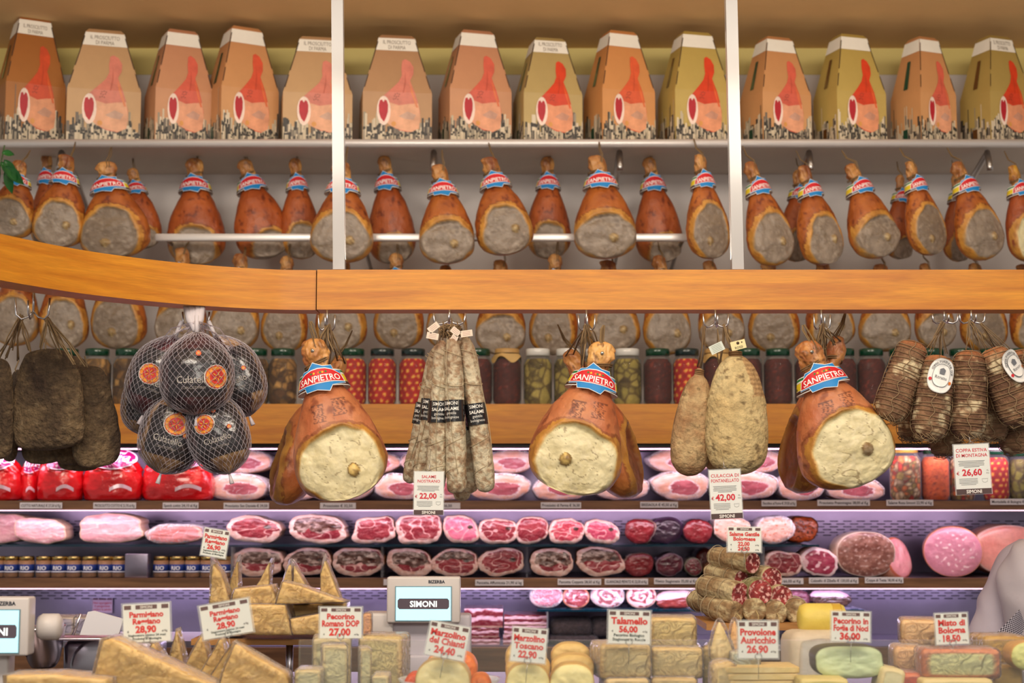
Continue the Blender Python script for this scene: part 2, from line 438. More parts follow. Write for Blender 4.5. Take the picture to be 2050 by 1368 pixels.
# glass shelves (front edge reads teal)
def glass(px0, px1, py, Y, dep=.42):
    a = at(px0, py, Y); c = at(px1, py, Y); b = MB()
    b.box(((a.x + c.x) / 2, Y + dep / 2 - y0, a.z - .004), (c.x - a.x, dep, .008), (60, 120, 130), 'shelf_glass'); b.build('glass_shelf', t)
glass(-60, 1640, 1091, 6.74); 
zH = at(1025, 1221, 6.74).z
glass(1075, 1420, 1221, 6.74, .5); glass(1560, 1730, 1221, 6.74, .5)
for px in (465, 765, 1055, 1528):
    a = at(px, 1095, 6.76); b = MB(); b.box((a.x, 6.9 - y0, (zG + zF) / 2 - .004), (.006, .3, zF - zG - .01), (190, 195, 200), 'jar_glass'); b.build('divider', t)
a = at(1096, 1250, 6.76)
b = MB(); b.box((a.x, 6.9 - y0, (zD + zH) / 2), (.006, .3, zH - zD - .02), (190, 190, 200), 'steel_panel'); b.build('divider', t)
# cabinet below
b = MB(); a = at(1025, 1345, 6.66); b.box((0, .0, a.z / 2), (7.6, .04, a.z), (0, 0, 0), 'cabinet_wood'); b.build('cabinet_front', t)
for px in (60, 480, 900, 1320, 1740):
    q = at(px, 1362, 6.6); b = MB(); b.box((q.x, -.045, q.z), (.16, .02, .014), (190, 185, 190), 'steel', .004); b.build('handle', t)

# wood-edge price strips
def strip(px0, px1, py, Y, s, h=9.5, tilt=0, what=None):
    a = at((px0 + px1) / 2, py, Y - .004); k = m(Y); wd = (px1 - px0) * k
    b = MB(); b.box((0, .001, 0), (wd, .002, h * 1.25 * k), (236, 230, 240), 'paper')
    b.text(s, 7.6 * k, lambda x, y: (x, -.0012, y - 2.6 * k), (40, 30, 50), bold=.012, maxw=wd * .93)
    o = b.build('price_strip', None, a); orient(o, 0, tilt)
    tag(o, what, 'price label', 'price strips on the wooden shelf edges')
for i, (p, q, py, s, w_) in enumerate([(40, 124, 1012.5, 'COTTO NATURALE € 27,50 al Kg', 'white price strip under the leftmost red bags'), (187, 272, 1012.5, 'PROSCIUTTO COTTO € 21,70 al Kg', 'white price strip for prosciutto cotto on the upper edge'),
    (326, 397, 1012.5, 'Speck cotto 24,10 al Kg', 'white price strip for speck cotto on the upper edge'), (448, 538, 1013, 'Prosciutto San Daniele € 39,50', 'white price strip for san daniele ham on the upper edge'), (641, 712, 1013, 'Prosciutto € 32,50', 'white price strip half hidden behind the left front ham'),
    (830, 921, 1013, 'Prosciutto € 36,50', 'white price strip behind the 22,00 hanging sign'), (1083, 1163, 1012, 'Prosciutto di Parma € 36,50', 'white price strip for parma ham below the middle front ham'), (1282, 1357, 1011, 'BRESAOLA € 45,50 al Kg', 'white price strip for bresaola on the upper edge'),
    (1525, 1594, 1008, 'Fiocchino al Forno € 39,50 al Kg', 'white price strip just right of the 42,00 hanging sign'), (1637, 1741, 1007, 'Prosciutto Pratomagno 38,00 al Kg', 'white price strip for pratomagno ham below the right front ham'), (1775, 1868, 1007, 'Salame Rosa Simoni 22,90 al Kg', 'white price strip below the mixed vegetable jar'), (1983, 2070, 1005, 'Mortadella di Bologna € 18,00', 'white price strip at the right picture edge, upper shelf')]):
    strip(p, q, py, 6.69, s, what=w_)
for i, (p, q, py, s, w_) in enumerate([(768, 800, 1166, 'Speck', 'small price strip peeking out left of the middle scale'), (952, 1047, 1167, 'Pancetta Affumicata 21,90 al kg', 'white price strip for pancetta affumicata on the lower edge'), (1117, 1203, 1165.5, 'Pancetta Coppata 28,50 al Kg', 'white price strip for pancetta coppata on the lower edge'), (1211, 1297, 1165, 'GUANCIALE PEPATO € 22,50 al Kg', 'white price strip for guanciale on the lower edge'),
    (1310, 1397, 1164, 'Filetto Stagionato 35,00 al Kg', 'white price strip for filetto stagionato on the lower edge'), (1535, 1608, 1164, 'Culaccia 66,00 al Kg', 'white price strip partly behind the salami pile'), (1620, 1718, 1163, 'Culatello di Zibello € 130,00 al Kg', 'white price strip for culatello, lower edge on the right'), (1732, 1808, 1162, 'Coppa di Testa 18,00 al Kg', 'white price strip below the big brown head cheese'), (1535, 1589, 1297, '22,00 al Kg', 'white price strip on the lowest wooden edge behind the provolone')]):
    strip(p, q, py, 6.69 if py < 1200 else 6.65, s, what=w_)

# ================================================================ ham cartons on the top shelf
HAMP = [(.055, 1.03), (.10, 1.05), (.17, 1.02), (.22, .95), (.215, .86), (.165, .78), (.20, .70), (.24, .61), (.28, .51), (.31, .40), (.315, .30), (.28, .2), (.17, .15), (.01, .17), (-.115, .22), (-.205, .28), (-.28, .385), (-.295, .487), (-.24, .564), (-.17, .62), (-.08, .69), (.0, .76), (.045, .84), (.04, .93)]
def carton(W, H, base, skin, side=(40, 70, 50), txt=True, seed=0, dark=1):
    rnd = random.Random(seed); b = MB()
    D = .21; wt = .50; dt = .45; k = .46
    def ring(z):
        f = 0 if z <= k * H else (z / H - k) / (1 - k)
        return W / 2 * (1 - (1 - wt) * f), D / 2 * (1 - (1 - dt) * f)
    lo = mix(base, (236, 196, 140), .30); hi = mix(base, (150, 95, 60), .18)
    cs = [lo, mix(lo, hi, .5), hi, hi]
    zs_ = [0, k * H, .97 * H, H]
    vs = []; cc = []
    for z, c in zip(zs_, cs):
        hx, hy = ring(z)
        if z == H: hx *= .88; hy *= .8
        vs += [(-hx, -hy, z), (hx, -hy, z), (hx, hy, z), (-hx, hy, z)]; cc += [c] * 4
    fs = []
    for j in range(3):
        for i in range(4): fs.append((j*4+i, j*4+(i+1) % 4, (j+1)*4+(i+1) % 4, (j+1)*4+i))
    fs += [(3, 2, 1, 0), (12, 13, 14, 15)]
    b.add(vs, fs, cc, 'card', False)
    e = [.0012]
    def fr(x, z):                # a point on the front panel
        hx, hy = ring(z); return (x, -hy - e[0], z)
    def sd(yy, z, sgn=-1):       # a point on the left or right panel, yy in -1..1
        hx, hy = ring(z); return (sgn * (hx + e[0]), yy * hy, z)
    def flip(p): return p
    # white band at the top
    wb = (232, 226, 214)
    z0, z1 = .85 * H, .965 * H
    for zz0, zz1 in ((z0, z1),):
        h0, h1 = ring(zz0)[0], ring(zz1)[0]
        b.poly([fr(-h0, zz0), fr(h0, zz0), fr(h1, zz1), fr(-h1, zz1)], wb, 'card')
        for s_ in (-1, 1):
            q = [sd(-1, zz0, s_), sd(1, zz0, s_), sd(1, zz1, s_), sd(-1, zz1, s_)]
            b.poly(q if s_ > 0 else q[::-1], wb, 'card')
    if txt:
        e[0] = .002
        b.text('IL PROSCIUTTO', .026, lambda x, y: fr(x, y + z0 + .030), (120, 105, 90), 'card', 0, W * .40)
        b.text('DI PARMA', .026, lambda x, y: fr(x, y + z0 + .006), (120, 105, 90), 'card', 0, W * .25)
    # dark carrying slots and edges
    e[0] = .002
    dk = (60, 36, 22)
    for s_ in (-1, 1):
        for (za, zb_) in ((.5, .62), (.66, .93)):
            ha, hb = ring(za * H)[0], ring(zb_ * H)[0]
            b.poly([fr(s_ * (ha - .004), za * H), fr(s_ * ha, za * H), fr(s_ * hb, zb_ * H), fr(s_ * (hb - .004), zb_ * H)][::s_], dk, 'card')
    # ham picture
    def P(pts, c, e_):
        e[0] = e_
        out = []
        for i, p in enumerate(pts):       # refine so the outline follows the crease
            q = pts[(i + 1) % len(pts)]
            for s_ in range(3): out.append((p[0] + (q[0] - p[0]) * s_ / 3, p[1] + (q[1] - p[1]) * s_ / 3))
        low = [(u, v) for u, v in out]
        kz = k / .735
        for part in (0, 1):
            cl = []
            for i, p in enumerate(low):
                q = low[(i + 1) % len(low)]
                inp = (p[1] <= kz) if part == 0 else (p[1] >= kz); inq = (q[1] <= kz) if part == 0 else (q[1] >= kz)
                if inp: cl.append(p)
                if inp != inq:
                    tt = (kz - p[1]) / (q[1] - p[1]); cl.append((p[0] + (q[0] - p[0]) * tt, kz))
            if len(cl) > 2: b.poly([fr(u * W * 1.04 + .006, v * H * .735) for u, v in cl][::-1], c, 'print_ham')
    P([(u * .95, v) for u, v in HAMP], skin, .0024)
    P([(.27, .5), (.3, .33), (.28, .2), (.17, .155), (.01, .18), (-.115, .22), (-.19, .28), (-.13, .50), (.0, .47), (.14, .49)], mix(skin, (226, 180, 140), .72), .0030)
    ov = lambda cx, cy, a_, b_, n=18: [(cx + a_ * math.cos(2*PI*i/n), cy - b_ * math.sin(2*PI*i/n)) for i in range(n)]
    for q_ in range(9): P(ov(-.05 + .028 * (q_ % 3) - .012 * (q_ // 3), .60 - .03 * (q_ // 3) + .008 * (q_ % 2), .011, .009, 6), mix(skin, (70, 24, 20), .38), .0031)
    P([(.09, .90), (.10, .76), (.07, .62), (.05, .62), (.08, .76)], mix(skin, (120, 30, 20), .22), .0030)
    P([(.15, .76), (.20, .62), (.27, .45), (.24, .45), (.17, .62)], mix(skin, (236, 150, 60), .35), .0031)
    P([(.0, .34), (.12, .40), (.24, .36), (.20, .30), (.08, .31)], mix(skin, (190, 170, 150), .72), .0033)
    P(ov(-.21, .40, .095, .175), (238, 214, 200), .0036)
    P([(-.215, .50), (-.235, .53), (-.265, .52), (-.280, .46), (-.276, .38), (-.250, .31), (-.205, .265), (-.175, .32), (-.152, .39), (-.150, .47), (-.168, .52), (-.195, .53)][::-1], (178, 28, 42), .0042)
    P(ov(-.07, .245, .035, .03, 10), (214, 150, 80), .0042)
    # city engraving along the foot, front and left side
    for face in (0, -1, 1):
        n = 46 if face == 0 else 22; span = W if face == 0 else D
        for r_ in range(3):
            for i in range(n):
                x = -span / 2 + span * (i + rnd.random() * .8) / n; wd = span / n * (1.0 + rnd.random() * .9)
                base_h = (.20 - .055 * r_) * H; hh = base_h * (.75 + .5 * rnd.random() - .25 * math.sin(i * .6 + seed))
                if r_ == 0 and rnd.random() < .12: hh *= 1.55; wd *= .3
                g = rnd.choice([(60, 56, 52), (205, 190, 165), (190, 176, 150), (110, 100, 90), (215, 200, 175), (150, 140, 122)])
                x1 = min(x + wd, span / 2); 
                if x1 <= x: continue
                e[0] = .0016 + .0004 * r_ + .0001 * (i % 4)
                z_b = 0.002
                if face == 0:
                    q = [fr(x, z_b), fr(x1, z_b), fr(x1, hh), fr(x, hh)]
                    if wd < span / n * .5: q = [fr(x, z_b), fr(x1, z_b), fr((x + x1) / 2, hh)]
                    b.poly(q, g, 'card')
                    if r_ > 0 and rnd.random() < .6:
                        e[0] += .0002; b.poly([fr(x, hh * .82), fr(x1, hh * .82), fr(x1, hh), fr(x, hh)], (52, 48, 44), 'card')
                else:
                    q = [sd(x / (D / 2), z_b, face), sd(x1 / (D / 2), z_b, face), sd(x1 / (D / 2), hh, face), sd(x / (D / 2), hh, face)]
                    b.poly(q if face > 0 else q[::-1], g, 'card')
    # strips of tape on the side
    for s_ in (-1, 1):
        e[0] = .003
        for (za, zb_) in ((.02, .16), (.52, .78)):
            q = [sd(-.15, za * H, s_), sd(.15, za * H, s_), sd(.15, zb_ * H, s_), sd(-.15, zb_ * H, s_)]
            b.poly(q if s_ > 0 else q[::-1], side, 'gloss')
    return b
vmat('print_ham', rough=.5, namt=.25, nscale=14)
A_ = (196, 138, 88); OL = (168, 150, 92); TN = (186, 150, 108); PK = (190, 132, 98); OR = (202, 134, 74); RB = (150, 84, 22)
S1 = (206, 92, 72); S2 = (200, 72, 34); S3 = (206, 122, 104); S4 = (206, 60, 26)
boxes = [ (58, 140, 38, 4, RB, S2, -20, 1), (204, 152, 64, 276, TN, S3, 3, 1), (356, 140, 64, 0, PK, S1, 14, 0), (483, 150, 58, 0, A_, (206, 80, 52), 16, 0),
  (632, 148, 78, 0, TN, S3, 4, 1), (791, 150, 75, 0, (168, 128, 92), S3, 5, 1), (950, 152, 65, 0, PK, S1, 12, 0), (1096, 144, 80, 0, OL, S4, 10, 1), (1240, 148, 66, 0, OR, (212, 88, 50), 20, 0),
  (1390, 150, 68, 0, (176, 156, 76), S4, 18, 0), (1553, 146, 78, 0, A_, S1, 24, 0), (1702, 148, 73, 0, (176, 156, 76), S4, 26, 0), (1850, 132, 78, 0, A_, S1, 34, 0), (1995, 142, 76, 0, (160, 140, 70), S4, 32, 1)]
NET = [13, 3, 14, 20, 4, 5, 15, 14, 24, 22, 29, 30, 38, 38]
bl = ['darkest orange carton, at the left end', 'tan carton with pale pink ham print, second from the left end', 'pinkish carton turned a little, third from the left end', 'orange carton with green tape, fourth from the left end', 'tan carton half hidden by the left white post',
      'dull brown carton, first to the right of the left white post', 'pinkish carton with a plain white band, second right of the left post', 'olive carton with bright orange ham print, midway between the posts', 'bright orange carton left of the olive one beside the right post', 'olive carton touching the left side of the right white post',
      'orange carton just right of the right white post', 'olive carton with brown tape, second right of the right post', 'narrow looking orange carton, second from the right end', 'dark olive carton cut by the right picture edge']
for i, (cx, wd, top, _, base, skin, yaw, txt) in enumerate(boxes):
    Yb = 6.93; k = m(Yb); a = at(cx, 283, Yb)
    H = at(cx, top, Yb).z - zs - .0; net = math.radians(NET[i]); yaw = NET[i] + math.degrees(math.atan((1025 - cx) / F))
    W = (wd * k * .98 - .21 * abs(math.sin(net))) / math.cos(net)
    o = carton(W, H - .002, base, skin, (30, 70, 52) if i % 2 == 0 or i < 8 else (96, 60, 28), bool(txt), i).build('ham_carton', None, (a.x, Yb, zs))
    orient(o, yaw, 0)
    tag(o, bl[i], 'carton', 'ham cartons on the top shelf')
# ================================================================ whole cured hams
HP = [(0, .0, .004), (.010, .050, .040), (.035, .080, .060), (.09, .094, .074), (.14, .088, .070), (.19, .078, .066), (.25, .094, .080), (.33, .145, .12), (.42, .208, .165), (.52, .262, .195), (.62, .302, .21), (.72, .326, .21), (.81, .328, .195), (.89, .292, .165), (.95, .215, .115), (.985, .115, .06), (1.0, .0, .004)]
GREY = dict(face=(152, 136, 120), face2=(112, 96, 82), skin=(144, 68, 20), skin2=(188, 108, 40), dark=(96, 34, 12), rim=(206, 146, 60), hock=(168, 112, 56))
CREAM = dict(face=(226, 216, 174), face2=(206, 192, 142), skin=(180, 100, 60), skin2=(202, 136, 92), dark=(132, 66, 38), rim=(196, 140, 62), hock=(192, 132, 72))
def collar(mb, det=True):
    """printed paper collar round the neck: striped band, star, red shield with the maker's lettering"""
    t0, t1 = .155, .335
    def R(t): return .104 + (t - t0) * .34
    def mp(x, y, e=0):          # x along the band, y up, in ham heights
        t = .255 - y * .92; r = R(t) + e; th = x / .15
        return (r * 1.14 * math.sin(th), -r * math.cos(th), -t)
    def patch(pts, c, e):
        # fan of thin strips so that it bends with the neck
        ys = [p[1] for p in pts]; n = 14
        x0 = min(p[0] for p in pts); x1 = max(p[0] for p in pts)
        def span(x):
            yy = []
            for i, p in enumerate(pts):
                q = pts[(i + 1) % len(pts)]
                if (p[0] <= x <= q[0]) or (q[0] <= x <= p[0]):
                    if abs(q[0] - p[0]) < 1e-9: yy += [p[1], q[1]]
                    else: yy.append(p[1] + (q[1] - p[1]) * (x - p[0]) / (q[0] - p[0]))
            return (min(yy), max(yy)) if yy else (0, 0)
        xs_ = sorted(set([x0 + (x1 - x0) * i / n for i in range(n + 1)] + [p[0] for p in pts]))
        vs = []
        for x in xs_:
            a, c_ = span(min(max(x, x0 + 1e-5), x1 - 1e-5)); vs += [mp(x, a, e), mp(x, (a + c_) / 2, e), mp(x, c_, e)]
        fs = []
        for i in range(len(xs_) - 1):
            fs += [(i*3, i*3+3, i*3+4, i*3+1), (i*3+1, i*3+4, i*3+5, i*3+2)]
        mb.add(vs, fs, c, 'paper', True)
    # band: stripes
    def band(y0, y1, c, e, xa=-.47, xb=.47):
        n = 30; vs = []
        for i in range(n + 1):
            x = xa + (xb - xa) * i / n; vs += [mp(x, y0 - abs(x) * .10, e), mp(x, y1 - abs(x) * .10, e)]
        mb.add(vs, [(i*2, i*2+2, i*2+3, i*2+1) for i in range(n)], c, 'paper', True)
    band(-.062, .052, (240, 238, 232), .004)
    band(-.056, -.034, (66, 34, 30), .0055); band(-.030, -.004, (232, 206, 40), .0055); band(-.004, .018, (234, 208, 44), .0055); band(.020, .030, (244, 244, 240), .0058); band(.030, .046, (24, 120, 60), .0055)
    if det:
        for s_ in (-1, 1):
            mb.text('PROSC. DI PARMA', .022, lambda x, y: mp(x + s_ * .27, y - .022 - .027, .0062), (60, 60, 30), bold=.02, maxw=.12)
    st = [(-.165, -.062), (-.10, -.052), (-.085, -.085), (-.02, -.078), (.045, -.098), (.07, -.062), (.165, -.062), (.135, -.02), (.165, .02), (.11, .036), (.108, .066), (.04, .07), (-.035, .102), (-.075, .058), (-.12, .05), (-.14, .01)]
    patch([(x * 1.03, y * 1.05) for x, y in st], (245, 244, 242), .008)
    patch(st, (28, 132, 204), .0095)
    sh = [(-.165, -.044), (-.12, -.020), (-.06, -.006)]
    arc = [(-.158, -.05), (-.08, -.038), (0, -.034), (.08, -.038), (.158, -.05), (.152, .0), (.10, .035), (.05, .052), (0, .057), (-.05, .052), (-.10, .035), (-.152, .0)]
    patch([(x * 1.05, y * 1.12 - .001) for x, y in arc], (248, 246, 244), .011)
    patch(arc, (206, 30, 40), .0125)
    up = lambda x: -.25 * x * x * 3
    mb.text('SANPIETRO', .058, lambda x, y: mp(x, y - .026 + up(x), .0142), (250, 248, 246), bold=.012, maxw=.27)
    if det:
        mb.text('PROSCIUTTO', .016, lambda x, y: mp(x + .02, y - .041, .0142), (250, 220, 220), bold=.01, maxw=.12)
        for dx, c in ((-.03, (240, 190, 40)), (0, (236, 120, 40)), (.028, (240, 190, 40)), (-.05, (40, 120, 50)), (.05, (40, 120, 50)), (.012, (40, 130, 60))):
            patch([(dx - .008, .030), (dx, .022), (dx + .008, .030), (dx, .040)], c, .0142)
def ham(seed, pal, fx=0, ft=.77, fa=.30, fb=.235, knob=(.1, .8), lean=.03, nz=84, na=88, stamp=False, det=False, col=True, rimw=.30, kn=(190, 165, 120), cut=1.0):
    so = Vector((seed * 13.7, seed * 5.1, seed * 2.3)); b = MB()
    tab = []
    for t, rx, ry in HP:
        cx = -lean * (1 - t / .5) ** 2 if t < .5 else 0
        tab.append((t, -t, cx, 0, rx, ry))
    def E(p, t): return ((p.x - fx) / fa) ** 2 + ((t - ft) / fb) ** 2
    def disp(p, t, th):
        n = fbm(p + so, 5, 3); k = 1 + .10 * n * min(1, t * 4)
        if t < .2: k = 1 + .62 * fbm(p + so, 11, 3)
        q = Vector((p.x * k, p.y * k, p.z))
        if p.y < 0:
            e = E(p, t) + .60 * fbm(p + so, 5, 2)
            if e < 1.25:
                yf = -.165 * cut * (1 - .22 * min(e, 1)) - .012 * fbm(p + so, 9, 4) * 2
                yf += .10 * (t - ft)
                q.y = yf + (q.y - yf) * sstep(.72, 1.15, e)
                q.y -= .010 * math.exp(-((e - 1.02) / .12) ** 2)
        if knob and p.y < 0:
            d = math.hypot(p.x - knob[0], t - knob[1])
            q.y -= .035 * math.sqrt(max(0, 1 - (d / .042) ** 2)) + .004 * math.exp(-(d / .07) ** 2)
        return q
    def colf(p, t, th):
        n1 = fbm(p + so, 4, 3); n2 = fbm(p + so * 2, 12, 3); n3 = fbm(p - so, 28, 2)
        if t < .22 and col:
            c = mix(pal['hock'], pal['dark'], .35 + 1.2 * n2)
            c = mix(c, (222, 170, 100), .25 + n1 * 1.8); c = mix(c, (104, 66, 36), sstep(.12, .34, n3 + n2 * .5) * .6); 
        else:
            c = mix(pal['skin'], pal['skin2'], .5 + 1.5 * n1); c = mix(c, pal['dark'], sstep(.10, .40, n2 + .5 * n3) * .8)
            c = mix(c, pal['rim'], sstep(.72, .98, t) * .45)
        if stamp and p.y < 0:
            for sx_, st_ in ((-.06, .47), (.09, .45)):
                dx = p.x - sx_; dz = (t - st_)
                if abs(dx) < .05 and abs(dz) < .055 and n3 > -.22 and (math.sin(dx * 210 + 3 * math.sin(dz * 120) + n2 * 9) * math.sin(dz * 190 + n2 * 6) > .15 or abs(dz) > .047): c = mix(c, (70, 30, 22), .55)
        if p.y < 0 or t > .9:
            e = E(p, t) + .60 * fbm(p + so, 5, 2)
            if p.y >= -.02: e += (p.y + .02) * 14
            rw = rimw * (1.0 + 1.2 * n1)
            if e < 1.0:
                f = mix(pal['face'], pal['face2'], .30 + 1.3 * n1 + .7 * n2 + .3 * n3)
                f = mix(f, mix(pal['face'], (250, 240, 220), .35), sstep(.05, .35, n3 + n1) * .5)
                f = mix(f, pal['rim'], sstep(.86, 1.0, e) * .8)
                cr = abs(fbm(Vector((p.x * 2.2, 0, t * 2.2)) + so, 3, 2))
                if cr < .008 and e < .8: f = mix(f, (110, 90, 60), .5)
                if knob:
                    d = math.hypot(p.x - knob[0], t - knob[1])
                    if d < .043: f = mix(kn, (120, 90, 50), .2 + n3 * 2 + .5 * sstep(.03, .043, d))
                c = f
            elif e < 1.0 + rw * (1 + .8 * n3):
                c = mix(pal['rim'], mix(pal['rim'], (120, 66, 24), .5), .35 + 1.6 * n2)
            elif e < 1.15 + rw: c = mix(c, (96, 48, 20), .35)
        return c
    loft(b, tab, nz, na, colf, 'ham_skin', disp)
    c = MB()
    c.xf = Matrix.Translation((-lean * .3, 0, 0))
    if col: collar(c, det)
    tw = MB(); rnd = random.Random(seed); tc = (112, 88, 58)
    for i in range(3 if not det else 7):
        dx = rnd.uniform(-.02, .02); dy = rnd.uniform(-.02, .02)
        tw.tube([(-lean + .05 * (1 if i % 2 else -1) * (.6 + .3 * rnd.random()), -.03 + dy, -.17), (-lean * .5 + dx + .03, -.05 + dy, -.07), (.01 + dx, -.03 + dy, .0), (dx, dy * .5 + (.0 if det else .10), .07), (dx * .4, .0 if det else .16, .10 if seed < 20 and det else .17)], .005 if not det else .0042, mix(tc, (160, 136, 100), rnd.random() * .5), 'string', 5)
    rr = .09
    for k_ in range(2): tw.tube([(-lean * .9 + rr * math.sin(a_) * 1.02, -rr * .86 * math.cos(a_), -.155 - .012 * k_ + .02 * math.sin(a_)) for a_ in [2*PI*i/20 for i in range(20)]], .0045, tc, 'string', 5, True)
    return b, c, tw
def make_ham(name, label, cat, group, args, det=False):
    b, c, tw = ham(det=det, **args)
    root = thing(name, label, cat, (0, 0, 0), group)
    b.build('ham_body', root)
    if c.v: c.build('paper_collar', root)
    tw.build('twine', root)
    return root
def place_ham(o, hx, hy, bx, by, hw, Y, yaw=0, zs_=None):
    k = m(Y); H = at(hx, hy, Y).z - at(bx, by, Y).z
    dx = (bx - hx) * k; ang = math.atan2(dx, H * .75)
    L = H / math.cos(ang) * (1 if abs(ang) < .15 else .97)
    o.location = at(hx, hy, Y); sx = hw * k / .328
    o.scale = (sx * (.9 + .0), min(sx, L) * .95, L)
    # the turn about the vertical is made inside the lean
    orient(o, yaw, -math.degrees(ang))
# prototypes for the background rows
GR = 'whole cured hams hanging from the upper shelf edge'
proto = {}
def hproto(key, args):
    proto[key] = make_ham('cured_ham', 'x', 'ham', GR, args); proto[key]['_used'] = 0; return proto[key]
hproto('g1', dict(seed=1, pal=GREY, knob=(.10, .80), lean=.05, rimw=.40))
hproto('g2', dict(seed=2, pal=GREY, fx=.02, ft=.78, fa=.28, fb=.25, knob=(.12, .77), lean=.04, rimw=.30))
hproto('g3', dict(seed=3, pal=GREY, fx=.0, ft=.80, fa=.31, fb=.21, knob=(.08, .82), lean=.06, rimw=.5))
hproto('g4', dict(seed=4, pal=dict(GREY, face=(134, 116, 98)), fx=-.02, ft=.76, fa=.27, fb=.26, knob=(-.06, .84), lean=.03, rimw=.3))
hproto('r1', dict(seed=5, pal=dict(GREY, skin=(142, 62, 22), skin2=(178, 90, 36)), fx=0, ft=.86, fa=.24, fb=.20, knob=None, lean=.02, rimw=.3))
hproto('r2', dict(seed=6, pal=dict(GREY, skin=(150, 66, 24), skin2=(182, 94, 40)), fx=.05, ft=.92, fa=.22, fb=.17, knob=None, lean=.03, rimw=.3))
hproto('w', dict(seed=7, pal=dict(CREAM, hock=(190, 140, 40), skin=(140, 60, 24), skin2=(170, 84, 36)), ft=.78, knob=None))
def use(key, label, group):
    p = proto[key]
    if p['_used'] == 0: p['_used'] = 1; p['label'] = label; p['group'] = group; return p
    c = dup(p, label); c['group'] = group; return c
YF = 6.64; YK = 6.96
up = [('g1', 48, 322, 24, 482, 56, YF, 0, 'cured ham with grey face cut off by the left picture edge, above the curved beam'),
 ('r1', 95, 306, 100, 500, 40, YK, 0, 'rear ham whose hock shows between the two leftmost front hams'),
 ('g2', 140, 310, 122, 496, 60, YF, 5, 'grey faced ham just right of the green leaves, above the curved beam'),
 ('g4', 216, 322, 235, 520, 80, YF, -5, 'broad grey faced ham, largest of those left of the silver rail'),
 ('r2', 268, 336, 285, 500, 46, YK, 10, 'reddish ham tucked behind the broad one left of the silver rail'),
 ('r1', 392, 316, 396, 532, 66, YK, 0, 'reddish ham hanging alone at the left end of the silver rail'),
 ('r2', 492, 318, 530, 525, 62, YK, 15, 'reddish ham leaning right, second along the silver rail from the left'),
 ('r1', 592, 316, 604, 520, 46, YK, 15, 'narrow reddish ham half hidden by the ham at the left post'),
 ('g1', 692, 322, 686, 528, 71, YF, 0, 'grey faced ham crossed by the left white post'),
 ('r2', 772, 310, 786, 530, 54, YK, -4, 'reddish ham first right of the left white post, behind the rail'),
 ('g3', 887, 328, 895, 530, 63, YF, 3, 'grey faced ham with thin rim, below the second carton right of the left post'),
 ('g2', 984, 313, 1010, 518, 64, YF, 3, 'grey faced ham leaning right in the middle of the upper row'),
 ('r1', 1098, 313, 1098, 520, 50, YK, 2, 'reddish ham between two grey faced ones in the middle, behind the rail'),
 ('g3', 1203, 310, 1210, 520, 71, YF, 0, 'widest grey faced ham, midway between the white posts'),
 ('r2', 1302, 314, 1318, 528, 54, YK, 6, 'reddish ham behind the rail, last before the right white post'),
 ('g4', 1402, 308, 1416, 520, 51, YF, 18, 'grey faced ham touching the left side of the right white post'),
 ('g1', 1506, 322, 1540, 540, 54, YF, 18, 'grey faced ham just right of the right white post'),
 ('r1', 1600, 340, 1590, 525, 40, YK, 20, 'dark ham behind the first two hams right of the right post'),
 ('g2', 1612, 330, 1640, 538, 53, YF, 20, 'slim grey faced ham with yellow rim, second right of the right post'),
 ('g3', 1708, 326, 1746, 524, 59, YF, 20, 'broad grey faced ham, third right of the right post'),
 ('r2', 1804, 350, 1796, 520, 36, YK, 20, 'dark ham in the gap behind the third and fourth hams right of the right post'),
 ('g4', 1822, 322, 1852, 518, 49, YF, 24, 'slim grey faced ham, fourth right of the right post'),
 ('r1', 1915, 348, 1912, 525, 36, YK, 20, 'dark ham in the gap left of the fifth ham right of the right post'),
 ('g1', 1920, 322, 1957, 528, 57, YF, 20, 'grey faced ham, fifth right of the right post'),
 ('w', 2030, 330, 2050, 525, 48, YF, 20, 'ham with golden hock cut by the right picture edge')]
for r in up:
    o = use(r[0], r[8], 'whole cured hams hanging from the upper shelf edge'); place_ham(o, r[1], r[2], r[3], r[4], r[5], r[6], r[7])
low = [(38, 492, 36, 694, 54, 'g1'), (128, 492, 132, 702, 54, 'g2'), (226, 492, 243, 700, 62, 'g4'), (373, 495, 366, 700, 58, 'g3'), (490, 508, 472, 702, 56, 'g1'), (578, 512, 572, 706, 52, 'g4'), (690, 508, 684, 702, 58, 'g2'),
  (796, 506, 800, 700, 56, 'g4'), (898, 530, 895, 700, 46, 'g1'), (1010, 520, 1002, 712, 57, 'g3'), (1115, 508, 1108, 712, 54, 'g4'), (1222, 520, 1224, 706, 62, 'g2'), (1325, 510, 1334, 712, 54, 'g1'), (1425, 520, 1442, 704, 52, 'g3'),
  (1540, 520, 1548, 707, 57, 'g4'), (1650, 520, 1659, 698, 54, 'g2'), (1770, 528, 1768, 705, 58, 'g1'), (1856, 526, 1868, 700, 46, 'g3'), (1952, 526, 1966, 704, 53, 'g4'), (2050, 528, 2062, 704, 50, 'g2')]
ll = ['below the curved beam at the left picture edge', 'above the dark speck bunch, second from the left edge', 'directly left of the netted bunch, broad with a clear knob', 'hidden behind the top of the netted bunch', 'just right of the netting top', 'between the netted bunch and the left front ham', 'behind the hook of the left front ham',
  'above the two bright red pepper jars', 'behind the top of the salami bunch', 'above the jar with the paper cap', 'above the first white lidded jar', 'behind the hook of the middle front ham', 'above the white lidded jar right of the middle front ham', 'behind the strings of the two beige culaccia pieces',
  'between the beige culaccia and the right front ham', 'behind the hook of the right front ham', 'left of the string tied coppa bunch', 'behind the first hook of the coppa bunch', 'behind the second hook of the coppa bunch', 'cut by the right picture edge above the coppa']
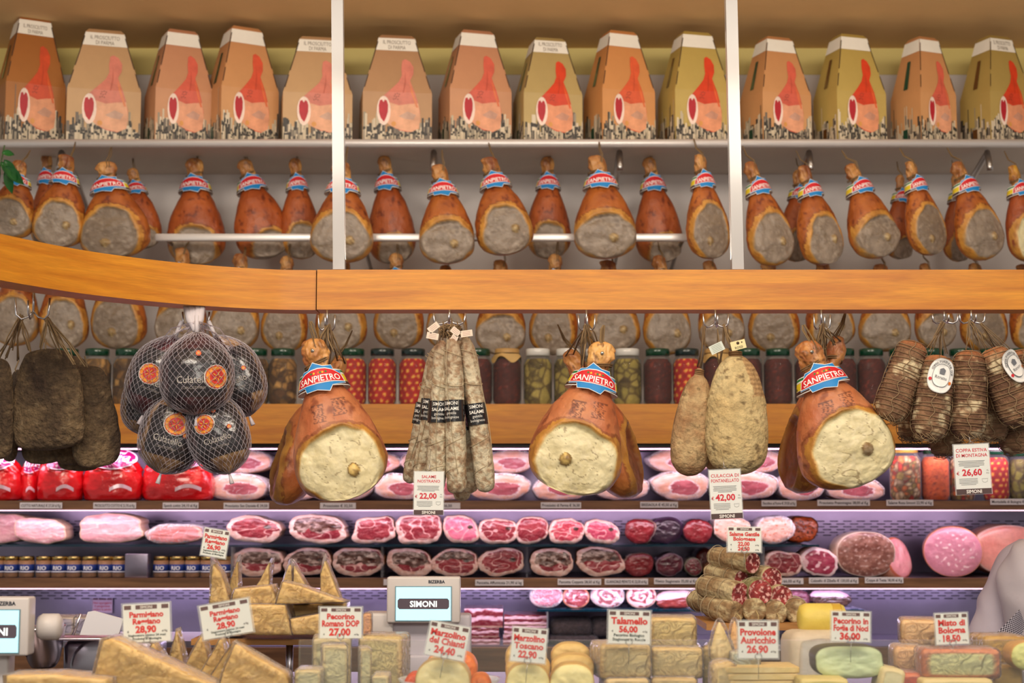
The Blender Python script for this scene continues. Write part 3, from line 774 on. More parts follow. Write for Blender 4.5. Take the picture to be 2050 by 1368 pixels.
for r, l in zip(low, ll):
    o = use(r[5], 'grey lower row ham ' + l, 'grey hams in the row just above the jars')
    place_ham(o, r[0], r[1], r[2], r[3], r[4], 6.86, random.Random(r[0]).uniform(-8, 8))
# front hams
def hook(px, py0, Y, label, py1=655, wd=26):
    """three-pronged steel hook under the beam"""
    a = at(px, py0, Y); k = m(Y); d = (py1 - py0) * k
    root = thing('meat_hook', label, 'hook', a, 'steel hooks under the wooden beam')
    b = MB(); b.tube([(0, 0, .0), (0, 0, -d * .75)], .0035, (200, 200, 205), 'steel', 8); b.build('shank', root)
    for s_ in (-1, 0, 1):
        b = MB(); r = wd * k * .5
        if s_: pts_ = [(0, 0, -d * .72), (s_ * r * .4, 0, -d * .92), (s_ * r * .85, -.004, -d), (s_ * r * 1.2, -.01, -d * .85), (s_ * r * 1.28, -.012, -d * .25)]
        else: pts_ = [(0, 0, -d * .72), (0, -.01, -d * .95), (0, -.03, -d * 1.02), (0, -.05, -d * .85), (0, -.055, -d * .4)]
        b.tube(pts_, .003, (205, 205, 210), 'steel', 8); b.build('prong', root)
    return root
YH = 5.0
fronts = [dict(a=dict(seed=11, pal=CREAM, fx=.02, ft=.80, fa=.30, fb=.235, knob=(.10, .835), lean=.02, nz=180, na=190, stamp=True, rimw=.18, kn=(226, 196, 120)), p=(628, 676, 684, 1012, 101, YH, 0), l='large cured ham with cream face, left of the three in front'),
 dict(a=dict(seed=12, pal=CREAM, fx=.0, ft=.79, fa=.31, fb=.235, knob=(-.07, .79), lean=-.03, nz=180, na=190, stamp=True, rimw=.22, kn=(226, 196, 120)), p=(1203, 682, 1150, 1000, 103, YH, 0), l='large cured ham with cream face, middle of the three in front'),
 dict(a=dict(seed=13, pal=CREAM, fx=.03, ft=.77, fa=.295, fb=.25, knob=(.11, .78), lean=.03, nz=180, na=190, stamp=True, rimw=.22, kn=(170, 150, 120)), p=(1618, 680, 1690, 985, 106, YH, 0), l='large cured ham with cream face, right of the three in front')]
for d in fronts:
    o = make_ham('cured_ham', d['l'], 'ham', 'large hams in front of the shelves', d['a'], True)
    place_ham(o, *d['p'][:5], d['p'][5], d['p'][6])
    rv = MB(); rv.lathe([(.0001, 0), (.008, -.001), (.012, -.004), (.012, -.008), (.0001, -.008)][::-1], (205, 205, 200), 'steel', 16, (0, 0, 0), 'y')
    rv.lathe([(.0001, -.0085), (.004, -.0085), (.004, -.008)], (40, 36, 30), 'matte', 10, (0, 0, 0), 'y')
    q = rv.build('eyelet', o.children[0]); q.location = (-.02 if d['a']['lean'] > 0 else .025, -.078, -.085)
RB_ = dict(CREAM, skin=(180, 92, 48), skin2=(200, 122, 70), dark=(134, 60, 28), face=(150, 84, 46), face2=(104, 56, 28))
rears = [dict(a=dict(seed=21, pal=RB_, fx=0, ft=.78, fa=.22, fb=.22, knob=None, lean=.0, nz=110, na=110, rimw=.5, cut=.75), p=(684, 712, 590, 1020, 82, 5.30, -74), l='orange ham seen from the side, behind the left front ham'),
 dict(a=dict(seed=22, pal=RB_, fx=0, ft=.78, fa=.22, fb=.22, knob=None, lean=-.0, nz=110, na=110, rimw=.5, cut=.75), p=(1138, 700, 1236, 1006, 88, 5.30, 74), l='orange ham seen from the side, behind the middle front ham'),
 dict(a=dict(seed=23, pal=RB_, fx=0, ft=.78, fa=.22, fb=.22, knob=None, lean=.0, nz=110, na=110, rimw=.5, cut=.75), p=(1680, 672, 1610, 998, 84, 5.30, -74), l='orange ham seen from the side, behind the right front ham')]
for d in rears:
    o = make_ham('cured_ham', d['l'], 'ham', 'large hams in front of the shelves', d['a'], True)
    place_ham(o, *d['p'][:5], d['p'][5], d['p'][6])
hook(655, 621, 5.10, 'three pronged steel hook holding the left pair of hams', 662)
hook(1174, 621, 5.10, 'three pronged steel hook holding the middle pair of hams', 662)
hook(1644, 621, 5.10, 'three pronged steel hook holding the right pair of hams', 660)
def twine_bunch(px0, py0, targets, Y, label, cat='twine', r=.0022, n=3):
    b = MB(); rnd = random.Random(px0); o = at(px0, py0, Y)
    for (tx, ty) in targets:
        for i in range(n):
            a = at(px0 + rnd.uniform(-6, 6), py0 + rnd.uniform(-4, 4), Y - .01); c = at(tx + rnd.uniform(-5, 5), ty + rnd.uniform(-5, 5), Y + rnd.uniform(-.05, .03))
            mid = (a + c) / 2 + Vector((rnd.uniform(-.008, .008), rnd.uniform(-.01, .01), 0))
            b.tube([a - o, mid - o, c - o], r, mix((96, 74, 50), (150, 126, 92), rnd.random()), 'string', 5)
    ob = b.build('twine_bunch', None, o); tag(ob, label, cat, 'bundles of hanging twine'); return ob
twine_bunch(655, 652, [(640, 690), (650, 710), (665, 705), (680, 712), (660, 740)], 5.06, 'brown twine bundle tying the left pair of hams', n=4)
twine_bunch(1174, 652, [(1160, 690), (1170, 715), (1182, 700), (1195, 690), (1168, 735)], 5.06, 'brown twine bundle tying the middle pair of hams', n=4)
twine_bunch(1646, 650, [(1635, 690), (1645, 705), (1655, 695), (1672, 690), (1652, 725)], 5.06, 'brown twine bundle tying the right pair of hams', n=5)

for (hx, rx, ry, l) in ((658, 684, 716, 'loop of twine from the hook back to the rear ham on the left'), (1172, 1138, 704, 'loop of twine from the hook back to the middle rear ham'), (1648, 1680, 676, 'loop of twine from the hook back to the rear ham on the right')):
    o_ = at(hx, 655, 5.09); e_ = at(rx, ry, 5.29); b = MB()
    for s_ in (-1, 1): b.tube([Vector((0, 0, 0)), (e_ - o_) * .5 + Vector((.006 * s_, 0, -.006)), e_ - o_ + Vector((.012 * s_, 0, -.02))], .0026, (110, 86, 58), 'string', 5)
    tag(b.build('twine_loop', None, o_), l, 'twine')

# ================================================================ jars
def jar(name, label, px, Y, zb, wpx, hpx, kind, lid, group, scale_px=None):
    k = m(Y); R = wpx * k / 2; H = hpx * k; a = at(px, 900, Y)
    root = thing(name, label, 'jar', (a.x, Y, zb), group)
    rnd = random.Random(int(px))
    g = MB(); g.lathe([(.0001, 0), (R * .86, 0), (R * .98, H * .04), (R, H * .12), (R, H * .72), (R * .95, H * .80), (R * .78, H * .86), (R * .76, H * .93), (.0001, H * .93)], (230, 235, 235), 'jar_glass', 28); g.build('glass_body', root)
    pal = dict(mushroom=((140, 96, 44), (196, 150, 84), (90, 56, 24)), pepper=((190, 22, 12), (150, 12, 8), (232, 168, 60)), dark=((92, 22, 12), (62, 12, 8), (120, 36, 18)), artichoke=((150, 134, 60), (186, 166, 88), (104, 88, 34)), mixed=((196, 172, 122), (186, 60, 30), (230, 214, 170)), carrot=((190, 76, 16), (214, 104, 30), (140, 44, 8)), olive=((122, 120, 40), (150, 146, 58), (84, 82, 22)))[kind]
    c = MB(); r2 = R * .955
    cells = [(rnd.uniform(0, 2 * PI), rnd.uniform(.0, 1)) for _ in range(34)]
    if kind == 'pepper':
        cells = [((j + .5 * (i % 2)) * 2 * PI / 11 + rnd.uniform(-.1, .1), (i + .5) / 7.5 + rnd.uniform(-.01, .01)) for i in range(8) for j in range(11)]
    big = kind in ('artichoke', 'olive', 'mushroom', 'mixed')
    if kind in ('artichoke', 'olive'): cells = [(rnd.uniform(0, 2 * PI), rnd.uniform(0, 1)) for _ in range(70)]
    if kind == 'mixed': cells = [(rnd.uniform(0, 2 * PI), rnd.uniform(0, 1)) for _ in range(150)]
    if kind == 'mushroom': cells = [(rnd.uniform(0, 2 * PI), rnd.uniform(0, 1)) for _ in range(90)]
    tabc = [mix(pal[0], pal[1], rnd.random()) if rnd.random() < .75 else pal[2] for _ in cells]
    if kind == 'mixed': tabc = [rnd.choice([(204, 176, 124), (224, 206, 164), (196, 50, 26), (150, 130, 60), (214, 120, 50), (216, 190, 140)]) for _ in cells]
    Hc = H * .80
    def near(th, v):
        best = 9; bi = 0; b2 = 9
        for i, (ct, cv) in enumerate(cells):
            dth = (th - ct + PI) % (2 * PI) - PI; d = (dth * R) ** 2 + ((v - cv) * Hc) ** 2
            if d < best: b2 = best; best = d; bi = i
            elif d < b2: b2 = d
        return math.sqrt(best), math.sqrt(b2), bi
    def cf(u, v, p):
        th = u * 2 * PI
        if kind == 'pepper':
            d, d2, i = near(th, v); s_ = d / R
            c_ = mix((236, 190, 90), pal[2], sstep(.0, .09, s_)) if s_ < .11 else mix(pal[0], pal[1], sstep(.15, .35, s_)); return c_
        if kind in ('dark', 'carrot'):
            n_ = fbm(Vector((math.sin(th) * 1.0, math.cos(th), v * 4)) + Vector((px, 0, 0)), 3, 3); return mix(mix(pal[0], pal[1], .5 + n_ * 2), pal[2], sstep(.1, .3, n_))
        d, d2, i = near(th, v); return mix(tabc[i], mix(tabc[i], (50, 30, 10), .6), 1 - sstep(.0, .012, d2 - d))
    def gf(u, v):
        th = u * 2 * PI; z = .004 + Hc * v; rr = r2 * (.86 + .14 * min(1, v * 10)) if v < .1 else r2
        if v > .88: rr *= 1 - .22 * (v - .88) / .12
        return (rr * math.sin(th), -rr * math.cos(th), z)
    nu, nv = (64, 40) if kind not in ('dark', 'carrot') else (40, 24)
    c.grid(nu, nv, gf, cf, 'pickle', True)
    top = [gf(i / nu, 1) for i in range(nu)]; c.poly(top, pal[0], 'pickle')
    ob = c.build('preserves', root); ob['kind'] = 'stuff'
    l = MB(); lc = dict(green=(14, 62, 42), white=(226, 226, 222), black=(26, 44, 44), paper=(190, 150, 90), none=(200, 190, 60), gold=(180, 150, 70))[lid]
    if lid == 'paper':
        l.lathe([(R * .80, H * .84), (R * .84, H * .86), (R * .86, H * .97), (R * .80, H * 1.0), (.0001, H)], lc, 'card', 26); lo_ = l.build('lid', root)
        s = MB(); s.grid(40, 4, lambda u, v: (R * (.82 + .22 * v + .05 * v * math.sin(u * 2 * PI * 5 + px)) * math.sin(u * 2 * PI), -R * (.82 + .22 * v + .05 * v * math.sin(u * 2 * PI * 5 + px)) * math.cos(u * 2 * PI), H * (.93 - v * (.13 + .06 * math.sin(u * 2 * PI * 4)))), (206, 170, 108), 'card', True)
        s.tube([(R * .85 * math.sin(q), -R * .85 * math.cos(q), H * .915) for q in [2*PI*i/24 for i in range(24)]], .0025, (90, 60, 30), 'string', 5, True); s.build('paper_cap', lo_)
    else:
        l.lathe([(R * .80, H * .875), (R * .83, H * .88), (R * .83, H * .985), (R * .79, H), (.0001, H)], lc, 'gloss', 26); l.build('lid', root)
    return root
jl = [(128, 'mushroom', 'green', 'behind the strings of the dark speck bunch'), (190, 'mushroom', 'green', 'left of the two beside the netted bunch'), (251, 'mushroom', 'green', 'partly behind the left of the netted bunch'),
 (448, 'mushroom', 'green', 'hidden behind the netted bunch'), (508, 'mushroom', 'green', 'at the right edge of the netted bunch'), (564, 'mushroom', 'green', 'left of the left front ham hock'),
 (704, 'pepper', 'green', 'behind the left front ham on its right side'), (764, 'pepper', 'black', 'standing free left of the salami bunch'), (826, 'pepper', 'black', 'touching the salami bunch on its left'),
 (957, 'dark', 'green', 'just right of the salami bunch'), (1015, 'dark', 'paper', 'between salami bunch and white lidded jars'), (1077, 'artichoke', 'white', 'left of the middle front ham'), (1138, 'artichoke', 'white', 'hidden by the middle ham hocks'),
 (1197, 'artichoke', 'white', 'behind the neck of the middle front ham'), (1257, 'artichoke', 'white', 'just right of the middle front ham'), (1318, 'dark', 'green', 'left of the speckled red pepper jar'), (1377, 'pepper', 'black', 'above the smaller beige culaccia'), (1438, 'dark', 'paper', 'behind the hanging tags of the culaccia'),
 (1500, 'dark', 'green', 'behind the larger beige culaccia'), (1560, 'dark', 'green', 'left of the right front ham'), (1622, 'dark', 'green', 'behind the right ham hock'), (1690, 'dark', 'green', 'just right of the right ham neck'), (1748, 'dark', 'green', 'left of the coppa bunch'),
 (1808, 'dark', 'green', 'behind the leftmost coppa'), (1870, 'mushroom', 'green', 'behind the coppa strings'), (1930, 'artichoke', 'green', 'behind the middle of the coppa bunch'), (1990, 'mushroom', 'green', 'behind the rightmost full coppa'), (2046, 'mushroom', 'green', 'at the right picture edge behind the coppa')]
kd = dict(mushroom='brown mushroom', pepper='red stuffed pepper', dark='dark red preserve', artichoke='yellow artichoke')
ld = dict(green='green lidded', black='dark lidded', white='white lidded', paper='paper capped')
for px, kind, lid, l in jl:
    jar('glass_jar', '%s jar of %s, %s' % (ld[lid], kd[kind], l), px, 6.73, zj, 58, 113, kind, lid, 'pickle jars on the oak fronted shelf')
for px, kind, w_, h_, l in ((1811, 'mixed', 62, 108, 'large jar of mixed chopped vegetables right of the right front ham'), (1871, 'carrot', 56, 106, 'jar of orange shredded vegetables in the lit case'), (1924, 'mixed', 50, 106, 'jar of mixed vegetables behind the 26,60 hanging sign'),
    (1992, 'pepper', 52, 104, 'jar of stuffed red peppers right of the 26,60 hanging sign'), (2044, 'olive', 54, 100, 'jar of green olives at the right picture edge')):
    jar('glass_jar', l, px, 6.80, zE, w_, h_, kind, 'gold' if kind == 'mixed' else 'green', 'large jars in the lit case')
# small tuna jars
def small_jar(px, label, first=[None]):
    Y = 6.79; k = m(Y); R = 15.3 * k; H = 41 * k; a = at(px, 1120, Y)
    if first[0] is not None:
        o = dup(first[0], label); o.location = (a.x, Y, zG); return o
    root = thing('small_jar', label, 'jar', (a.x, Y, zG), 'small blue labelled jars'); first[0] = root
    b = MB(); b.lathe([(.0001, 0), (R * .9, 0), (R, H * .06), (R, H * .74), (R * .92, H * .80), (.0001, H * .80)], (176, 132, 96), 'pickle', 22); b.lathe([(R * 1.01, H * .02), (R * 1.03, H * .72)], (220, 225, 225), 'jar_glass', 22); b.build('glass_body', root)
    b = MB(); b.lathe([(R * .9, H * .8), (R * .98, H * .82), (R * .98, H * .97), (R * .93, H), (.0001, H)], (196, 172, 112), 'steel', 22); b.build('lid', root)
    b = MB(); mp = lambda x, y, e=1.035: (R * e * math.sin(x / R), -R * e * math.cos(x / R), y)
    b.lathe([(R * 1.032, H * .22), (R * 1.032, H * .62)], (24, 52, 128), 'paper', 22)
    b.lathe([(R * 1.034, H * .24), (R * 1.034, H * .30)], (220, 224, 236), 'paper', 22)
    b.text('RIO', H * .26, lambda x, y: mp(x, y + H * .36, 1.045), (240, 244, 250), bold=.03, maxw=R * 1.2)
    b.build('blue_label', root)
    return root
sx_ = [2, 34, 66, 100, 132, 161, 193, 225, 256 - 18] 
sj = [(-4, 'cut by the left picture edge'), (23, 'second from the left edge'), (54, 'third from the left edge'), (88, 'fourth from the left edge'), (119, 'fifth from the left edge'), (148, 'sixth from the left edge'), (180, 'seventh from the left edge'), (212, 'eighth from the left edge'), (239, 'touching the grey metal box on its left'),
      (323, 'touching the grey metal box on its right'), (355, 'second right of the grey metal box'), (386, 'third right of the grey metal box'), (417, 'under the 26,90 sign'), (447, 'last of the row on the right')]
for px, l in sj: small_jar(px, 'small blue labelled jar with gold lid, ' + l)
a = at(277, 1134, 6.76); b = MB(); b.box((0, 0, 0), (45 * m(6.76), .08, 47 * m(6.76)), (150, 142, 160), 'steel_panel', .003)
a.z = zG + 47 * m(6.76) / 2; tag(b.build('metal_box', None, a), 'grey metal box standing between the small blue jars', 'box')
# ================================================================ hanging bunches
def axis_body(top, bot, Y, r_px, prof, colf, mat, nz=70, na=60, flat=1.0, noise_amp=.05, nfreq=30, seed=0, sq=1.0, bend=0):
    """closed body hung between two picture points at depth Y; returns (builder, root location, rotation degrees, length)"""
    k = m(Y); A = at(top[0], top[1], Y); B = at(bot[0], bot[1], Y); L = (A - B).length; R = r_px * k
    ang = math.degrees(math.atan2((B.x - A.x), (A.z - B.z)))
    so = Vector((seed * 7.1, seed * 3.3, seed))
    tab = [(t, -t * L, bend * R * math.sin(t * PI), 0, R * r, R * r * flat) for t, r in prof]
    def disp(p, t, th):
        n = fbm(p + so, nfreq, 3); return Vector((p.x * (1 + noise_amp * 2 * n), p.y * (1 + noise_amp * 2 * n), p.z))
    b = MB(); loft(b, tab, nz, na, colf, mat, disp, sq)
    return b, A, -ang, L, R
# dark speck bunch
def speck(label, top, bot, Y, r, yaw, seed, sq=.8, flat=.35, prof=None):
    prof = prof or [(0, 0), (.015, .35), (.05, .62), (.15, .80), (.3, .92), (.5, 1), (.7, 1.0), (.85, .98), (.94, .86), (.985, .55), (1, 0)]
    so = Vector((seed * 3.7, 0, seed))
    def cf(p, t, th):
        n = fbm(p + so, 9, 3); n2 = fbm(p + so, 60, 2)
        c = mix((74, 58, 42), (112, 92, 66), .5 + n * 2 + n2); c = mix(c, (140, 122, 96), sstep(.18, .4, n2 + .3 * n) * .55)
        return mix(c, (40, 24, 18), sstep(.2, .45, fbm(p + so * 2, 6, 2)))
    b, A, ang, L, R = axis_body(top, bot, Y, r, prof, cf, 'speck_crust', 90, 80, flat, .13, 8, seed, sq)
    root = thing('speck', label, 'cured meat', A, 'dark specks hanging under the curved beam')
    b.build('meat', root)
    s = MB(); s.tube([(0, 0, -.03), (.002, -.01, .0), (0, 0, .03)], .0025, (130, 110, 84), 'string', 5)
    s.tube([(.01 * math.cos(q), -R * flat * .2, -.02 + .012 * math.sin(q)) for q in [2*PI*i/12 for i in range(12)]], .002, (190, 180, 160), 'string', 5, True)
    s.build('twine', root); orient(root, yaw, ang); return root
speck('broad dark brown speck, front and centre of the bunch', (92, 698), (100, 902), 4.96, 70, -4, 1)
speck('dark speck at the right of the bunch with a folded edge', (172, 732), (198, 936), 5.04, 48, 24, 2)
speck('narrow dark speck between the front one and the right one', (140, 712), (150, 932), 5.12, 50, 40, 7)
speck('dark speck low behind the front one', (84, 760), (86, 930), 5.10, 44, -14, 3)
speck('dark speck cut by the left picture edge', (-8, 716), (-14, 922), 4.97, 46, -25, 4)
speck('thin dark speck squeezed next to the left picture edge', (36, 740), (18, 925), 5.12, 28, -50, 5)
speck('dark speck low on the right, lowest of the bunch', (165, 800), (158, 944), 5.16, 46, 6, 6)
hook(68, 584, 4.72, 'three pronged steel hook holding the dark specks', 640, 54)
twine_bunch(44, 632, [(20, 700), (-4, 716), (36, 720), (10, 716), (60, 700)], 4.86, 'twine bundle spreading from the left prong above the specks', n=3)
twine_bunch(92, 638, [(120, 705), (140, 712), (150, 726), (172, 732), (84, 700)], 4.86, 'twine bundle spreading from the right prong above the specks', n=3)

# netted culatelli
def culatello(label, top, bot, Y, r, yaw, seed, sticker=None):
    prof = [(0, .0), (.02, .18), (.08, .42), (.2, .74), (.35, .95), (.5, 1.0), (.68, .97), (.82, .83), (.92, .56), (.97, .28), (1, .0)]
    so = Vector((seed * 3.1, seed, 0))
    def cf(p, t, th):
        n = fbm(p + so, 10, 3); n2 = fbm(p + so, 40, 2)
        ang = math.sin(th + seed) 
        c = mix((36, 12, 18), (84, 24, 34), .45 + n * 2.2)
        if ang < -.35 + n: c = mix((140, 104, 66), (196, 164, 120), .5 + n2 * 2)
        if .22 < t < .80 and abs(math.sin((th - .25) / 2)) < .52: c = (26, 22, 26)
        return c
    b, A, ang, L, R = axis_body(top, bot, Y, r, prof, cf, 'wrapper', 60, 64, .74, .05, 14, seed)
    root = thing('netted_culatello', label, 'cured meat', A, 'netted dark meats in white nets'); bo_ = b.build('meat', root)
    tab = [(t, q) for t, q in prof]
    def S(t, th, e):
        q = max(interp(tab, t)[0], .02); rr = R * q * e + .002
        return Vector((rr * math.sin(th), -rr * .76 * math.cos(th), -t * L))
    # white printing and stickers
    g = MB()
    mp = lambda cx, ct: (lambda x, y: S(ct - y / L, cx + x / R, 1.045))
    g.text('Culatello', R * .30, mp(.05, .63), (214, 206, 196), bold=.005, maxw=R * .95); g.text('CON COTENNA', R * .12, mp(.05, .70), (190, 180, 170), maxw=R * .7)
    g.build('printing', bo_)
    if sticker:
        st, sth, sr = sticker
        def disc(rad, c, e, n=26, kk=1):
            s_.poly([S(st - rad * math.sin(2*PI*i/n) * (1 + (.08 if kk > 1 and i % 2 else 0)) / L, sth + rad * math.cos(2*PI*i/n) / (R * .93), e) for i in range(n)], c, 'paper')
        s_ = MB(); disc(R * .38 * sr, (226, 220, 206), 1.06); disc(R * .34 * sr, (196, 50, 30), 1.066, 40, 2); disc(R * .32 * sr, (238, 160, 40), 1.072); disc(R * .22 * sr, (206, 46, 30), 1.078); 
        for i in range(5):
            a_ = i * 2 * PI / 5; rd = R * .11 * sr
            s_.tube([S(st - rd * .4 * math.sin(a_) / L, sth + rd * .4 * math.cos(a_) / R, 1.084), S(st - rd * 1.5 * math.sin(a_) / L, sth + rd * 1.5 * math.cos(a_) / R, 1.084)], .0012, (240, 190, 60), 'paper', 4)
        s_.build('round_sticker', root)
        for dt, dx in ((.0, .9), (-.22, .55)):
            s2 = MB()
            for rad, c, e in ((R * .085, (220, 90, 40), 1.06), (R * .05, (240, 170, 60), 1.066)):
                s2.poly([S(.5 + dt - rad * math.sin(2*PI*i/14) / L, dx - .35 + rad * math.cos(2*PI*i/14) / R, e) for i in range(14)], c, 'paper')
            s2.build('small_seal', bo_)
    nmb = MB()
    nh = 30
    for sg in (-1, 1):
        for i in range(nh):
            nmb.tube([S(.01 + .98 * j / 26, 2 * PI * i / nh + sg * j / 26 * 2.2, 1.09) for j in range(27)], 0.00062, (206, 198, 206), 'netting', 3)
    e0 = S(1, 0, 1); nmb.tube([e0, e0 + Vector((.0, -.004, -.03))], .006, (214, 206, 214), 'string', 7, rf=lambda u: .6 + .7 * u)
    nmb.tube([Vector((0, 0, -.01)), Vector((0, 0, .05))], .007, (206, 200, 206), 'string', 7)
    
    fb = MB(); loft(fb, [(t, -t * L, 0, 0, R * q * 1.075 + .001, R * q * .83 + .001) for t, q in prof], 40, 40, (220, 215, 225), 'net_wrap', lambda p, t, th: p * (1 + .03 * noise.noise(p * 25)))
    nmb.build('white_net', fb.build('plastic_wrap', root))
    orient(root, yaw, ang); return root
culatello('netted dark meat on the upper left of the bunch, with a round orange sticker', (352, 672), (286, 832), 5.03, 56, 0, 1, (.52, -.15, 1.0))
culatello('netted dark meat at the centre front of the bunch', (394, 664), (394, 834), 4.90, 68, 0, 2, (.56, .72, .95))
culatello('netted dark meat on the upper right of the bunch', (430, 672), (500, 834), 5.05, 56, 0, 3, (.50, -.55, 1.0))
culatello('netted dark meat low on the right of the bunch', (410, 780), (460, 950), 4.95, 56, 0, 4, (.40, -.25, .95))
culatello('netted dark meat low at the centre of the bunch, its sticker tilted', (372, 782), (322, 950), 5.00, 60, 0, 5, (.40, .18, 1.0))
culatello('small netted dark meat peeking out low on the left of the bunch', (300, 740), (284, 872), 5.12, 44, 0, 6)
b = MB(); o = at(392, 640, 4.98)
for px, py in ((372, 612), (380, 610), (396, 610), (405, 614), (386, 612)):
    b.tube([at(px, py, 5.02) - o, at((px + 392) / 2, 640, 5.0) - o, at(392, 662, 4.97) - o], .012, (206, 200, 206), 'string', 8, rf=lambda u: .8 + .5 * math.sin(u * 3))
for px, py in ((352, 676), (430, 674), (395, 668), (372, 690), (412, 690), (300, 720), (480, 722)):
    b.tube([at(394, 648, 4.98) - o, at((px + 392) / 2, 662, 4.98) - o, at(px, py, 5.0) - o], .010, (196, 190, 198), 'net_wrap', 8)
tag(b.build('net_knot', None, o), 'gathered white netting tied above the netted meats', 'net')
hook(394, 616, 5.08, 'steel hook inside the white netting of the bunch', 654, 42)

# long salami bunch
def salame(label, top, bot, Y, r, seed, lab, yaw=0):
    prof = [(0, .25), (.02, .5), (.06, .75), (.12, .9), (.3, 1.0), (.6, 1.04), (.85, 1.08), (.95, 1.0), (.985, .75), (1, .2)]
    so = Vector((seed * 3.1, seed * 1.7, 0))
    def cf(p, t, th):
        n = fbm(p + so, 16, 3); n2 = fbm(p + so, 70, 3)
        c = mix((160, 134, 106), (200, 190, 164), sstep(-.25, .15, n * .7 + n2 * 1.1)); c = mix(c, (112, 80, 58), sstep(.16, .34, fbm(p - so, 40, 3)) * .55)
        return mix(c, (120, 84, 60), sstep(.3, 0, t) * .35)
    b, A, ang, L, R = axis_body(top, bot, Y, r, prof, cf, 'mould', 120, 40, 1, .05, 26, seed, 1, .1)
    root = thing('long_salami', label, 'salami', A, 'long salamis tied in a bunch'); b.build('meat', root)
    s = MB()
    for i in range(5):
        t0 = .1 + .19 * i; s.tube([((R * 1.08 + .0008) * math.sin(q), -(R * 1.08 + .0008) * math.cos(q), -L * t0 - .014 * math.sin(q * 1 + i)) for q in [2*PI*j/20 for j in range(20)]], .0011, (176, 160, 130), 'string', 4, True)
    s.tube([(R * .3 + .02 * math.sin(3 * u + seed), -R * 1.08 - .001, -L * u) for u in [j / 24 for j in range(22)]], .001, (176, 160, 130), 'string', 4)
    s.tube([(0, 0, -.01), (.004, -.005, .03), (0, 0, .06)], .002, (120, 96, 66), 'string', 4)
    s.build('twine', root)
    if lab:
        l = MB(); tz = (lab - top[1]) / (bot[1] - top[1]); h = 43 * m(Y); e = R * 1.11 + .0012
        cyl = lambda x, y, ee=e: (ee * math.sin(x / ee), -ee * math.cos(x / ee), y)
        n = 28; vs = []
        for i in range(n + 1): a_ = (i / n - .5) * 2 * PI; vs += [(e * math.sin(a_), -e * math.cos(a_), -L * tz - h / 2), (e * math.sin(a_), -e * math.cos(a_), -L * tz + h / 2)]
        l.add(vs, [(i*2, i*2+2, i*2+3, i*2+1) for i in range(n)], (28, 26, 28), 'gloss')
        z0 = -L * tz; x0 = .004 * (seed % 3 - 1); ee = e + .0006
        l.text('SIMONI', h * .22, lambda x, y: cyl(x + x0, y + z0 + h * .27, ee), (236, 234, 228), bold=.01, maxw=R * 1.5)
        fr = [(-R * .85, h * .22), (R * .85, h * .22), (R * .85, h * .46), (-R * .85, h * .46)]
        l.tube([cyl(x + x0, y + z0, ee) for x, y in fr], .0005, (220, 215, 205), 'paper', 4, True)
        l.text('SALAME', h * .21, lambda x, y: cyl(x + x0, y + z0 + h * .02, ee), (240, 238, 232), bold=.02, maxw=R * 1.7)
        l.text('gentile', h * .18, lambda x, y: cyl(x + x0, y + z0 - h * .17, ee), (226, 224, 218), maxw=R * 1.4)
        l.text('bolognese', h * .18, lambda x, y: cyl(x + x0, y + z0 - h * .36, ee), (226, 224, 218), maxw=R * 1.8)
        l.build('black_label', root)
    orient(root, yaw, ang); return root
salame('long mouldy salami at the far left of the bunch, mostly behind the next', (872, 696), (818, 968), 5.10, 15, 1, 830, -20)
salame('long mouldy salami second from the left, ending behind the price sign', (878, 690), (842, 975), 5.03, 18, 2, 822, -15)
salame('thick mouldy salami above the 22,00 sign, third from the left', (885, 682), (871, 985), 4.96, 19, 3, 826, 12)
salame('thickest mouldy salami in the centre of the bunch', (905, 676), (914, 990), 4.94, 19, 4, 824, -14)
salame('slim mouldy salami between the centre one and the rightmost', (918, 682), (942, 988), 5.02, 16, 5, 842, -10)
salame('long mouldy salami at the far right of the bunch', (932, 676), (974, 986), 4.97, 19, 6, 831, 14)
salame('dark salami at the back of the bunch, lowest tip in the middle', (900, 690), (926, 1004), 5.12, 17, 7, None)
hook(900, 621, 5.10, 'three pronged steel hook holding the long salamis', 650, 50)
b = MB(); o = at(901, 664, 4.99)
rnd = random.Random(4)
for i in range(26):
    a_ = rnd.uniform(0, PI * 2); pts_ = [Vector((.035 * math.cos(a_ + j * .5) * rnd.uniform(.5, 1.1), rnd.uniform(-.02, .02), .014 * math.sin(a_ + j * .5) + rnd.uniform(-.012, .012))) for j in range(7)]
    b.tube(pts_, .0022, mix((90, 66, 42), (160, 134, 100), rnd.random()), 'string', 4)
tag(b.build('twine_knot', None, o), 'tangled brown twine knot on top of the salami bunch', 'twine')
for i, (px, py, an, l) in enumerate(((868, 656, -38, 'upper left of the salami knot'), (866, 673, 10, 'left of the salami knot, below the tilted one'), (908, 680, -60, 'hanging in front of the salami knot'), (912, 664, 40, 'small tag on the front of the salami knot'), (934, 668, -8, 'right of the salami knot'))):
    a = at(px, py, 4.93); b = MB(); k = m(4.93); b.box((0, 0, 0), (24 * k * (.8 if i in (2, 3) else 1), .0015, 13 * k), (222, 206, 188), 'paper')
    for j in range(3): b.box((0, -.001, (3.5 - 3.2 * j) * k), (15 * k, .0004, .8 * k), (190, 150, 140), 'paper')
    o = b.build('paper_tag', None, a); orient(o, 0, an); tag(o, 'small pale paper tag ' + l, 'tag', 'tags on the salami bunch')

